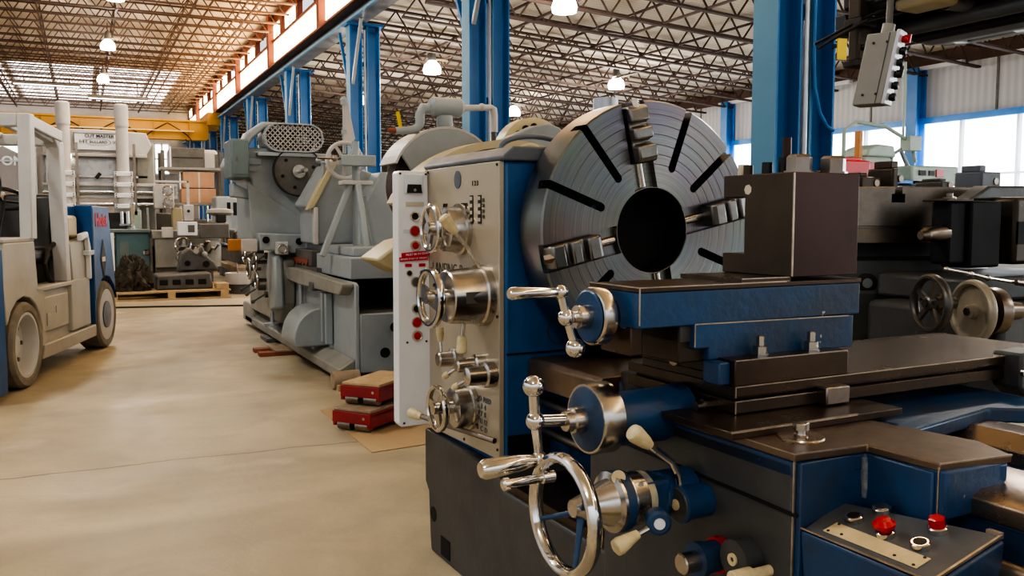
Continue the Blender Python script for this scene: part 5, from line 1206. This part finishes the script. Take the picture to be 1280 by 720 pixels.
part(MB().cyl((-.68,19.24,1.90),(1.6,19.24,1.90),.03,n=12).cyl((-.68,19.24,1.66),(1.7,19.24,1.66),.035,n=12), 'feed_screw', 'steel', cr_)
part(MB().box(-.6,1.2,19.5,19.6,2.20,2.24), 'light_rail', 'white', t)
for x,lab in ((-.29,'left'),(.735,'right')):
    h = part(MB().lathe((x,19.05,1.58),(0,0,1),[(0,.115),(1.60,.115),(1.60,.128),(2.0,.128),(2.03,.10)],32), 'ram_column', 'vtl', t)
    part(MB().box(x-.17,x+.17,19.08,19.28,1.50,2.30), 'ram_saddle', 'vtl', h, .015)
    for k in range(4):
        z = 1.58+.21*k
        c_ = MB().box(x-.17,x+.17,18.90,19.04,z,z+.085)
        part(c_, 'clamp_band', 'white', h, .01)
        bl = MB()
        for sx in (-.14,.14): bl.cyl((x+sx,18.90,z+.02),(x+sx,18.885,z+.02),.013,n=8).cyl((x+sx,18.90,z+.065),(x+sx,18.885,z+.065),.013,n=8)
        part(bl, 'clamp_bolt', 'ink', h)
    part(MB().cyl((x-.05,19.05,1.28),(x-.05,19.05,1.52),.035,n=14).cyl((x+.06,19.05,1.28),(x+.06,19.05,1.52),.035,n=14).box(x-.1,x+.12,18.98,19.12,1.24,1.28), 'tool_holder', 'chrome', h)
    part(MB().box(x+.19,x+.24,19.1,19.2,1.45,2.85), 'side_strip', 'steel2', h)
part(MB().cyl((.25,19.2,2.17),(.33,19.2,2.27),.035,n=12), 'switch_handle', 'black', t)
# side head with two handwheels
sh = part(MB().box(1.28,1.66,19.02,19.3,1.58,2.06), 'side_gearbox', 'vtl', t, .02)
for z in (1.93,1.69):
    g = part(MB().torus((1.53,18.95,z),(0,1,0),.095,.016,32,8), 'handwheel', 'chrome', sh)
    s = MB().cyl((1.53,19.02,z),(1.53,18.92,z),.03,n=12)
    for k in range(4):
        a = PI/4+PI/2*k; s.bar((1.53,18.95,z),(1.53+.095*math.cos(a),18.95,z+.095*math.sin(a)),.018,.014,up=(0,1,0))
    part(s, 'spokes', 'steel', g)
part(MB().box(1.30,1.95,19.0,19.06,2.10,2.14).box(1.90,1.95,19.0,19.06,1.55,2.14), 'pendant_arm', 'vtl', sh, .006)
pe = part(MB().box(1.83,2.02,18.95,19.05,1.33,1.66), 'pendant_box', 'vtl', sh, .012)
part(MB().cyl((1.92,18.95,1.53),(1.92,18.93,1.53),.03,n=14), 'pendant_knob', 'black', pe)
# lower parts: chuck table and shafts, side tools
part(MB().lathe((.2,20.0,.75),(0,0,1),[(0,.78),(.25,.80),(.27,.75)],48), 'work_table', 'steel2', t)
part(MB().box(.95,1.02,19.2,19.3,.9,1.6).box(1.15,1.19,19.2,19.3,.9,1.6), 'guide_rod', 'steel', t)
part(MB().box(.78,1.05,19.1,19.2,1.05,1.55), 'green_hose_guard', 'green', t, .02)
part(MB().box(1.62,1.82,19.1,19.3,1.15,1.6), 'brass_valve_block', 'creamguard', t, .02)
part(MB().cyl((-.2,19.1,2.55),(-.2,19.1,2.62),.04,n=10), 'work_light', 'lampglow', t)
# open frame left with rods
for (x,z0,z1,m_) in ((-.95,1.5,2.9,'vtl'),(-.80,1.5,2.8,'steel'),(-.55,1.5,2.9,'copper')):
    part(MB().box(x-.03,x+.03,19.2,19.3,z0,z1), 'guide_bar', m_, t)
# turret machine beyond it (drill head with glowing window behind)
t = thing('milling_machine', 'grey knee milling machine with a flat table in front of the bright far window', 'machine', (3.0,24.5,0))
part(MB().box(2.35,3.2,24.2,25.2,0,1.35), 'pedestal', 'grey2', t, .03)
part(MB().box(2.45,2.75,24.4,24.8,1.35,2.9), 'column', 'vtl', t, .03)
part(MB().box(2.0,3.2,24.1,24.7,2.55,3.15), 'head', 'vtl', t, .08)
part(MB().lathe((2.4,24.3,2.05),(0,0,1),[(0,.04),(.1,.09),(.5,.09)],16), 'spindle', 'steel', t)
part(MB().box(1.7,2.5,24.1,24.6,2.04,2.12), 'arm_table', 'white', t, .01)
for x in (2.25,2.9): part(MB().cyl((x,24.1,1.3),(x,24.1,2.6),.03,n=8), 'guide_rod', 'steel', t)
t = thing('vertical_drill', 'tall grey drill press with a bell head, left edge behind the forklift cab', 'machine', (-1.75,19.6,0))
part(MB().cyl((-1.75,19.6,0),(-1.75,19.6,2.6),.06,n=14), 'column', 'vtl', t)
part(MB().lathe((-1.75,19.6,2.55),(0,0,1),[(0,.14),(.1,.17),(.3,.16),(.35,.08)],20), 'motor', 'vtl', t)
part(MB().box(-2.0,-1.2,19.3,19.9,1.35,1.45), 'table', 'vtl', t, .02)
part(MB().lathe((-1.35,19.3,1.82),(0,-1,0),[(0,.12),(.05,.14),(.09,.10),(.16,.05)],28), 'round_head', 'chrome', t)
part(MB().box(-2.4,-1.95,19.4,19.9,0,2.35), 'side_cabinet', 'green', t, .03)
t = thing('dark_shed', 'dark brown shed with white letters ONT outside the far window', 'building', (-3.0,66,0))
sh = part(MB().prism([(-6.2,0),(-6.2,5.2),(-4.5,6.0),(-2.6,5.0),(-2.6,0)],'y',65.5,69), 'wall', 'outside', t)
text('ONT', .80, (-3.72,65.45,5.02), (1,0,0), (0,0,1), 'white', sh, bold=.02)
# ------------------------------------------------------------------ boxes and cabinets beside the turret lathe
t = thing('dark_cabinet', 'dark grey cabinet on a shelf left of the blue columns', 'cabinet', (2.3,23.2,2.3))
part(MB().box(1.95,2.75,23.0,23.6,2.62,3.10), 'body', 'grey3', t, .02); part(MB().box(1.93,1.97,22.98,23.0,2.60,3.12), 'white_edge', 'white', t); part(MB().box(2.0,2.7,22.99,23.0,2.85,2.87),'door_line','black',t)
t = thing('storage_shelf', 'grey steel shelf rack carrying cartons behind the turret lathe handwheels', 'shelf', (2.5,22.9,0))
sf_ = MB()
for x in (1.75,3.1):
    for y in (22.7,23.6): sf_.box(x-.04,x+.04,y-.04,y+.04,0,3.0)
part(sf_, 'upright', 'grey3', t)
for z in (.9,1.7,2.55): part(MB().box(1.7,3.15,22.65,23.65,z,z+.06), 'shelf_board', 'grey2', t)
bx = thing('carton', 'brown cardboard carton with dark edges, upper of the two on the shelf', 'box', (2.55,22.8,2.1))
for nm,(a,b_,c_,d__) in {'body':(2.20,2.92,2.12,2.5)}.items(): part(MB().box(a,b_,22.7,23.3,c_,d__), nm, 'cardbox', bx, .01)
part(MB().box(2.54,2.58,22.69,22.7,2.12,2.5), 'tape', 'tan', bx)
bx = thing('carton', 'wide brown cardboard carton, lower of the two on the shelf', 'box', (2.55,22.8,1.76))
part(MB().box(2.15,2.95,22.7,23.3,1.76,2.10), 'body', 'cardbox', bx, .01); part(MB().box(2.54,2.58,22.69,22.7,1.76,2.10), 'tape', 'tan', bx)
# teal cabinet and pallet goods
t = thing('teal_cabinet', 'teal painted machine cabinet with a round valve behind the pallet', 'cabinet', (.86,18.2,0))
c_ = part(MB().box(.54,1.12,18.1,18.7,.10,1.12), 'body', 'teal', t, .02)
part(MB().box(.42,1.14,18.0,18.75,1.12,1.18), 'worktop', 'greyblue', t, .01)
part(MB().lathe((1.06,18.1,.74),(0,-1,0),[(0,.05),(.03,.06),(.06,.03),(.09,.04)],16), 'valve_knob', 'chrome', c_)
part(MB().box(.60,.75,18.085,18.10,.6,.95), 'label_plate', 'greyblue', c_)
part(MB().box(.50,1.12,18.05,18.7,.0,.10), 'plinth', 'grey3', t)
part(MB().lathe((.85,18.3,1.18),(0,0,1),[(0,.06),(.02,.06),(.03,.03),(.30,.025),(.35,.05),(.5,.05)],14), 'upright_spindle', 'chrome', t)
part(MB().box(.44,.50,18.0,18.1,0,1.12), 'corner_post', 'white', t)
t = thing('pallet', 'long pale wooden pallet on the floor under canvas and castings', 'pallet', (1.4,16.3,0))
pb = MB()
for k in range(5): pb.box(.35,2.28,15.95+.42*k,16.25+.42*k,.13,.155)
part(pb, 'deck_board', 'wood', t)
for x in (.40,1.30,2.16): part(MB().box(x-.05,x+.07,15.95,17.9,.03,.13), 'stringer', 'wood', t)
part(MB().box(.35,2.28,15.95,16.08,.0,.03).box(.35,2.28,17.0,17.15,.0,.03), 'bottom_board', 'wood', t)
t = thing('wood_offcut', 'short wood block at the right end of the pallet', 'wood', (2.1,16.3,.155))
part(MB().box(2.05,2.25,16.0,16.3,.155,.26), 'block', 'wood', t, .01)

def lump(name, x0,x1,y0,y1,z0,z1, mat, label, cat, seed, n=7):
    rnd = random.Random(seed)
    bm = bmesh.new(); bmesh.ops.create_icosphere(bm, subdivisions=5, radius=1)
    from mathutils import noise
    off = Vector((seed*3.1,seed*1.7,0))
    for v in bm.verts:
        p = v.co.copy()
        k = 1+.35*noise.noise(p*1.3+off)
        fold = abs(noise.noise(Vector((p.x*4.5,p.y*4.5,p.z*1.6))+off))*.55 + abs(noise.noise(p*7+off))*.18
        q_ = p*(k*(1.12-fold))
        z = max(q_.z,-.5)
        v.co = Vector(((x0+x1)/2+q_.x*(x1-x0)/2*(1.15 if z<-.2 else 1),(y0+y1)/2+q_.y*(y1-y0)/2, z0+(z+.5)/1.4*(z1-z0)))
    mb = MB(); mb.bm.free(); mb.bm = bm
    return solo(mb, name, mat, label, cat, ((x0+x1)/2,(y0+y1)/2,z0))
lump('canvas_tarp', .44,1.02,16.05,16.65,.155,.70,'tarp','crumpled dark brown canvas heaped on the left end of the pallet','tarp',3)
t = thing('slotted_casting', 'long flat grey casting with oval pockets on the pallet beside the canvas', 'casting', (1.5,16.6,.155))
part(MB().prism([(1.08,.155),(1.10,.40),(1.98,.44),(2.02,.155)],'y',16.2,17.2), 'body', 'grey3', t, .03)
for k in range(4): part(MB().box(1.14+.21*k,1.27+.21*k,16.18,16.20,.24,.33), 'pocket', 'deep', t, .01)
t = thing('gear_housing', 'dark upright casting with two bored holes on the pallet', 'casting', (1.8,17.0,.42))
part(MB().prism([(1.50,.445),(1.56,.75),(1.70,.86),(1.80,.78),(1.92,.90),(2.0,.70),(2.12,.60),(2.20,.445)],'y',16.8,17.2), 'body', 'grey3', t, .03)
part(MB().cyl((1.66,16.8,.58),(1.66,16.78,.58),.05,n=18).cyl((1.98,16.8,.56),(1.98,16.78,.56),.06,n=18), 'bore', 'deep', t)
part(MB().cyl((1.80,16.8,.78),(1.80,16.70,.80),.05,n=14).ball((1.95,16.75,.74),.05,12), 'boss', 'grey2', t)
t = thing('white_ring', 'low white round ring casting on the floor right of the pallet', 'ring', (2.62,16.9,0))
part(MB().ring((2.62,16.9,.18),(0,0,1),.22,.30,.20,48), 'ring_body', 'vtl', t); part(MB().ring((2.62,16.9,.0),(0,0,1),.16,.24,.18,40), 'inner_foot', 'grey3', t)
part(MB().cyl((2.55,16.9,.36),(2.52,16.9,.56),.015,n=8), 'pin', 'steel2', t)
t = thing('bucket', 'grey plastic bucket on the floor left of the grey grinder', 'bucket', (2.95,16.9,0))
part(MB().lathe((3.13,16.9,0),(0,0,1),[(0,.12),(.28,.15),(.30,.165),(.30,.145),(.03,.11)],28), 'shell', 'bluegrey', t)
part(MB().tube([(3.13+.165*math.cos(a),16.9-.17,.28-.10*math.sin(a)) for a in [PI*k/10 for k in range(11)]],.006,6), 'handle', 'steel', t)
# middle bench machine: bed with boxes and handwheel
t = thing('tool_grinder', 'cluttered ivory and grey tool machine with a spoked handwheel above the pallet', 'machine', (1.7,18.2,0))
part(MB().box(1.20,2.25,18.0,18.7,.0,.85), 'stand', 'grey3', t, .02)
part(MB().box(1.2,1.62,17.9,18.4,.45,1.0), 'left_body', 'grey2', t, .02)
part(MB().box(1.15,2.55,17.9,18.5,1.0,1.16), 'slide', 'grey2', t, .02)
part(MB().box(1.32,1.52,17.8,17.9,1.02,1.22), 'pink_cover', 'vtl', t, .01)
part(MB().box(1.60,1.95,17.75,18.0,1.06,1.32), 'control_box', 'white', t, .01)
part(MB().box(1.78,1.90,17.74,17.75,1.12,1.26), 'control_panel', 'grey3', t)
part(MB().box(2.0,2.55,17.85,18.4,1.0,1.28), 'motor_box', 'grey3', t, .02)
part(MB().lathe((2.25,18.0,.45),(0,0,1),[(0,.15),(.4,.16),(.5,.12)],20), 'motor', 'grey2', t)
g = part(MB().torus((1.68,17.75,.88),(0,1,0),.14,.022,32,8), 'handwheel', 'chrome', t)
s = MB().cyl((1.68,17.9,.88),(1.68,17.72,.88),.04,n=12)
for k in range(3):
    a = PI/2+2*PI*k/3; s.bar((1.68,17.75,.88),(1.68+.14*math.cos(a),17.75,.88+.14*math.sin(a)),.025,.02,up=(0,1,0))
part(s,'spokes','steel',g)
part(MB().torus((1.66,17.7,.66),(0,1,0),.10,.02,28,8), 'small_handwheel', 'steel2', t)
for k in range(9):
    x = 1.85+.07*(k%4)+.03*k; z = .72+.06*(k%3); part(MB().tube([(x,17.85,z),(x+.05,17.7,z+.10)],.016,8).ball((x+.05,17.7,z+.10),.03,10), 'lever', 'steel2', t)
# stool-like round stand
t = thing('round_stand', 'grey mushroom shaped machine stand right of the ivory pendant box', 'stand', (2.45,18.6,1.28))
part(MB().lathe((2.52,18.9,1.28),(0,0,1),[(0,.16),(.02,.16),(.03,.10),(.15,.09),(.18,.22),(.22,.27),(.28,.25),(.31,.12)],28), 'body', 'grey2', t)
part(MB().box(2.43,2.62,18.7,18.85,1.30,1.48), 'dark_front', 'ink', t, .02)
# far lathe along the aisle
t = thing('far_lathe', 'old grey lathe with a long bright-railed bed beyond the bucket', 'lathe', (3.2,19,0))
part(MB().prism([(17.9,.45),(17.9,.72),(22.55,.72),(22.55,.40),(20.0,.40)],'x',2.95,3.25), 'bed', 'grey3', t, .02)
for y in (18.3,22.25): part(MB().box(2.95,3.4,y-.25,y+.25,0,.45), 'bed_leg', 'grey3', t, .03)
for x,z in ((2.90,.80),(3.0,.83),(3.14,.83)): part(MB().cyl((x,17.7,z),(x,22.5,z),.018,n=8), "bed_rail", 'steel', t)
part(MB().box(3.3,4.1,21.6,22.5,.7,1.9), 'headstock', 'grey2', t, .06)
part(MB().prism([(21.3,.75),(21.3,1.0),(21.5,1.1),(21.6,1.9),(22.4,1.9),(22.4,.75)],'x',2.8,3.3), 'gear_cover', 'grey', t, .05)
ld = MB()
for k in range(4): ld.box(3.0+.14*k,3.08+.14*k,21.28,21.3,1.45,1.75)
part(ld, 'gear_slot', 'deep', t)
part(MB().lathe((3.2,22.3,1.35),(0,-1,0),[(0,.25),(.2,.25),(.25,.15)],32), 'chuck', 'grey3', t)
for k in range(10):
    y = 18.6+.28*k; part(MB().tube([(2.88,y,.85),(2.85,y-.05,1.0+.04*(k%3)),(2.9,y,1.12)],[.05,.035,.03],8), 'tool_post', 'grey2' if k%2 else 'grey3', t)
part(MB().prism([(17.9,.30),(17.9,.42),(21.0,.42),(21.0,.32)],'x',2.70,2.95), 'chip_pan', 'wood2', t, .01)
part(MB().box(2.8,3.3,19.2,19.9,.85,1.15), 'carriage', 'grey3', t, .04)
# tall machine columns right of the cartons
t = thing('radial_drill', 'dark grey upright machine with slim bright rods left of the electrical box', 'machine', (2.55,14.2,0))
part(MB().box(2.62,2.95,14.0,14.4,0,2.28), 'column', 'grey3', t, .04)
part(MB().box(2.28,2.98,13.98,14.42,2.12,2.26), 'arm', 'grey3', t, .03)
for x in (2.33,2.42,2.60,2.68): part(MB().cyl((x,13.94,1.42),(x,13.94,2.2),.016,n=8), 'rod', 'conduit' if x>2.5 else 'ink', t)
part(MB().prism([(2.24,1.36),(2.9,1.38),(2.9,1.66),(2.72,1.62),(2.5,1.44)],'y',13.85,14.0), 'shelf_casting', 'grey2', t, .02)
# hose across the aisle floor
solo(MB().tube([(.30,14.9,.012),(1.0,14.75,.012),(1.9,14.45,.012),(2.9,14.2,.012)],.014,8), 'floor_hose', 'ink', 'thin dark hose lying across the aisle floor in front of the pallet', 'hose', (1.4,14.6,0))
t = thing('glow_backdrop', 'added glowing white backdrop outside the far windows', 'building', (-3,80,0))
part(MB().box(-20,14,80,84,0,14), 'wall', 'farglow', t); part(MB().box(-20.2,14.2,79.8,84.2,14,14.4), 'backdrop_cap', 'grey', t)  # added emissive backdrop, gives the far windows a blown-out white sky
# ------------------------------------------------------------------ skates on cardboard
sheet = MB().prism([(1.50,6.28),(1.95,6.45),(2.38,6.3),(2.38,5.06),(2.05,5.06),(1.50,5.0)],'z',.001,.006)
solo(sheet, 'cardboard_sheet', 'card', 'flat brown cardboard sheet on the floor under the red skates', 'cardboard', (2,5.8,0))
def skate(c, ang, z0, label, top, topdx=0):
    o = thing('machine_skate', label, 'skate', (c[0],c[1],z0)); o.rotation_euler = (0,0,ang)
    X,Y_,Z_ = c[0],c[1],z0
    part(MB().box(X-.26,X+.26,Y_-.15,Y_-.125,Z_+.03,Z_+.125).box(X-.26,X+.26,Y_+.125,Y_+.15,Z_+.03,Z_+.125).box(X-.26,X+.26,Y_-.15,Y_+.15,Z_+.10,Z_+.13), 'steel_frame', 'skate', o, .006)
    part(MB().box(X-.265,X-.245,Y_-.15,Y_+.15,Z_+.055,Z_+.13), 'end_plate', 'skate', o, .004)
    for k,(dx,dy) in enumerate(((-.215,-.07),(-.215,.07),(.20,-.07),(.20,.07))):
        part(MB().cyl((X+dx,Y_+dy-.05,Z_+.040),(X+dx,Y_+dy+.05,Z_+.040),.040,n=24), 'roller', 'steel2', o)
    part(MB().box(X-.25,X+.25,Y_-.145,Y_+.145,Z_+.13,Z_+.148), 'wood_pad', top, o, .003)
    part(MB().cyl((X-.266,Y_-.10,Z_+.095),(X-.266+.003,Y_-.10,Z_+.095),.01,n=10), 'bolt', 'steel', o)
    return o
skate((1.73,5.70), math.radians(38), .006, 'lower red machine skate with a worn wood pad, flat on the cardboard', 'wood2')
skate((1.80,5.79), math.radians(42), .156, 'upper red machine skate with a pale plywood pad, stacked on the other', 'wood')
o = thing('timber_block', 'round-ended wooden block under the near corner of the grey grinder', 'wood', (1.82,7.0,0))
part(MB().lathe((1.78,7.02,.075),(1,0,0),[(0,.07),(.02,.075),(.22,.075)],16), 'log', 'wood2', o)
part(MB().box(1.80,2.00,6.92,7.10,.0,.05), 'wedge', 'wood', o, .006)
o = thing('timber_packing', 'dark reddish flat boards under the far foot of the grey grinder', 'wood', (1.75,9.6,0))
part(MB().box(1.55,2.05,9.0,9.12,.0,.04).box(1.55,2.05,9.3,9.42,0,.04), 'board', 'copper', o, .004); part(MB().box(1.70,2.05,8.98,9.45,.04,.06), 'board_top', 'wood2', o, .004)
o = thing('leveling_jack', 'dark steel jack under the middle of the grey grinder', 'jack', (1.95,9.9,0))
part(MB().box(1.80,2.05,10.0,10.4,.0,.045), 'foot', 'grey3', o, .006)
# ------------------------------------------------------------------ distance on the right: green mill, bench and bins
t = thing('green_mill', 'pale green milling machine with blue table in front of the right windows', 'machine', (11.6,10.3,0))
part(MB().box(11.2,12.4,10.2,11.0,0,1.6), 'base', 'green', t, .04)
hd_ = part(MB().box(11.05,11.65,10.1,10.7,2.00,2.36), 'control_head', 'green', t, .04)
part(MB().prism([(11.10,2.36),(11.15,2.50),(11.35,2.56),(11.70,2.54),(11.75,2.36)],'y',10.1,10.6), 'motor_hood', 'green', hd_, .03)
part(MB().cyl((11.18,10.1,2.20),(11.18,10.05,2.20),.07,n=20), 'red_dial', 'red', hd_)
part(MB().box(11.32,11.58,10.08,10.1,2.14,2.24), 'switch_panel', 'ink', hd_)
part(MB().box(11.15,12.9,10.0,10.5,1.94,2.0), 'ram', 'bluelt', t, .01)
part(MB().box(12.0,13.1,10.0,10.6,1.92,2.24), 'control_console', 'green', t, .03)
part(MB().box(12.15,12.30,9.98,10.0,2.08,2.16), 'display', 'ink', t); part(MB().box(12.38,12.50,9.98,10.0,2.08,2.16), 'display', 'ink', t); part(MB().box(12.55,12.72,9.98,10.0,2.06,2.18), 'red_sticker', 'red', t)
part(MB().box(11.3,12.4,9.9,10.4,1.62,1.88), 'table', 'bluelt', t, .03)
part(MB().tube([(10.7,10.2,2.0),(10.7,10.2,2.75),(10.95,10.2,2.9),(11.6,10.2,2.85),(12.2,10.2,2.62),(12.3,10.2,2.3)],.03,8), 'conduit_loop', 'green', t)
part(MB().box(12.05,12.32,10.1,10.3,2.48,2.72), 'junction_box', 'green', t, .01)
part(MB().box(10.92,11.0,10.1,10.2,1.9,2.75), 'red_column', 'orange', t, .01)
part(MB().tube([(11.75,10.2,2.0),(11.75,10.2,2.4),(11.95,10.2,2.5),(12.15,10.2,2.2)],.035,8), 'coolant_pipe', 'conduit', t)
part(MB().tube([(12.0,10.2,3.9),(12.0,10.2,2.7)],.02,8), 'drop_pipe', 'green', t)
t = thing('red_toolbox', 'small dark red toolbox behind the nuts of the tool block', 'toolbox', (8.3,8.1,0))
part(MB().box(8.15,8.75,7.9,8.3,1.84,2.10), 'box', 'red', t, .02); part(MB().box(8.2,8.7,8.0,8.2,2.10,2.14), 'lid_handle', 'red', t, .01)
t2 = part(MB().box(8.0,9.0,7.8,8.4,1.2,1.84), 'cabinet', 'grey3', t, .02); part(MB().box(8.05,8.95,7.85,8.35,0,1.2), 'cabinet_base', 'grey3', t, .02)
t = thing('blue_machine_stand', 'low dark machine with a bright steel edge left of the pale green mill', 'machine', (9.8,9.4,0))
part(MB().box(9.6,10.5,9.2,9.9,0,1.75), 'base', 'grey3', t, .03)
part(MB().box(9.75,10.2,9.2,9.6,1.75,1.95), 'vise', 'bluegrey', t, .02)
part(MB().torus((9.9,9.18,1.80),(0,1,0),.08,.02,20,8), 'small_wheel', 'ink', t)
# blue portal posts on the right wall
pn = {9:'blue steel post on the right wall, left half hidden by the hanging pendant'}
for k,(y,lab) in enumerate(((16.45,'blue steel wall post beside the big bright windows, right of the pendant'),(24.0,'blue steel wall post behind the nearest blue column, farther along the right wall'),(8.9,'blue steel wall post on the right wall beyond the right edge'))):
    if k == 2: continue
    o = thing('wall_post', lab, 'post', (19.8,y,0))
    part(MB().box(19.62,19.66,y-.16,y+.16,.03,5.3).box(19.94,19.98,y-.16,y+.16,.03,5.3).box(19.66,19.94,y-.02,y+.02,.03,5.3), 'shaft', 'bluelt', o)
    part(MB().box(19.58,19.98,y-.25,y+.25,0,.03), 'foot_plate', 'grey3', o)
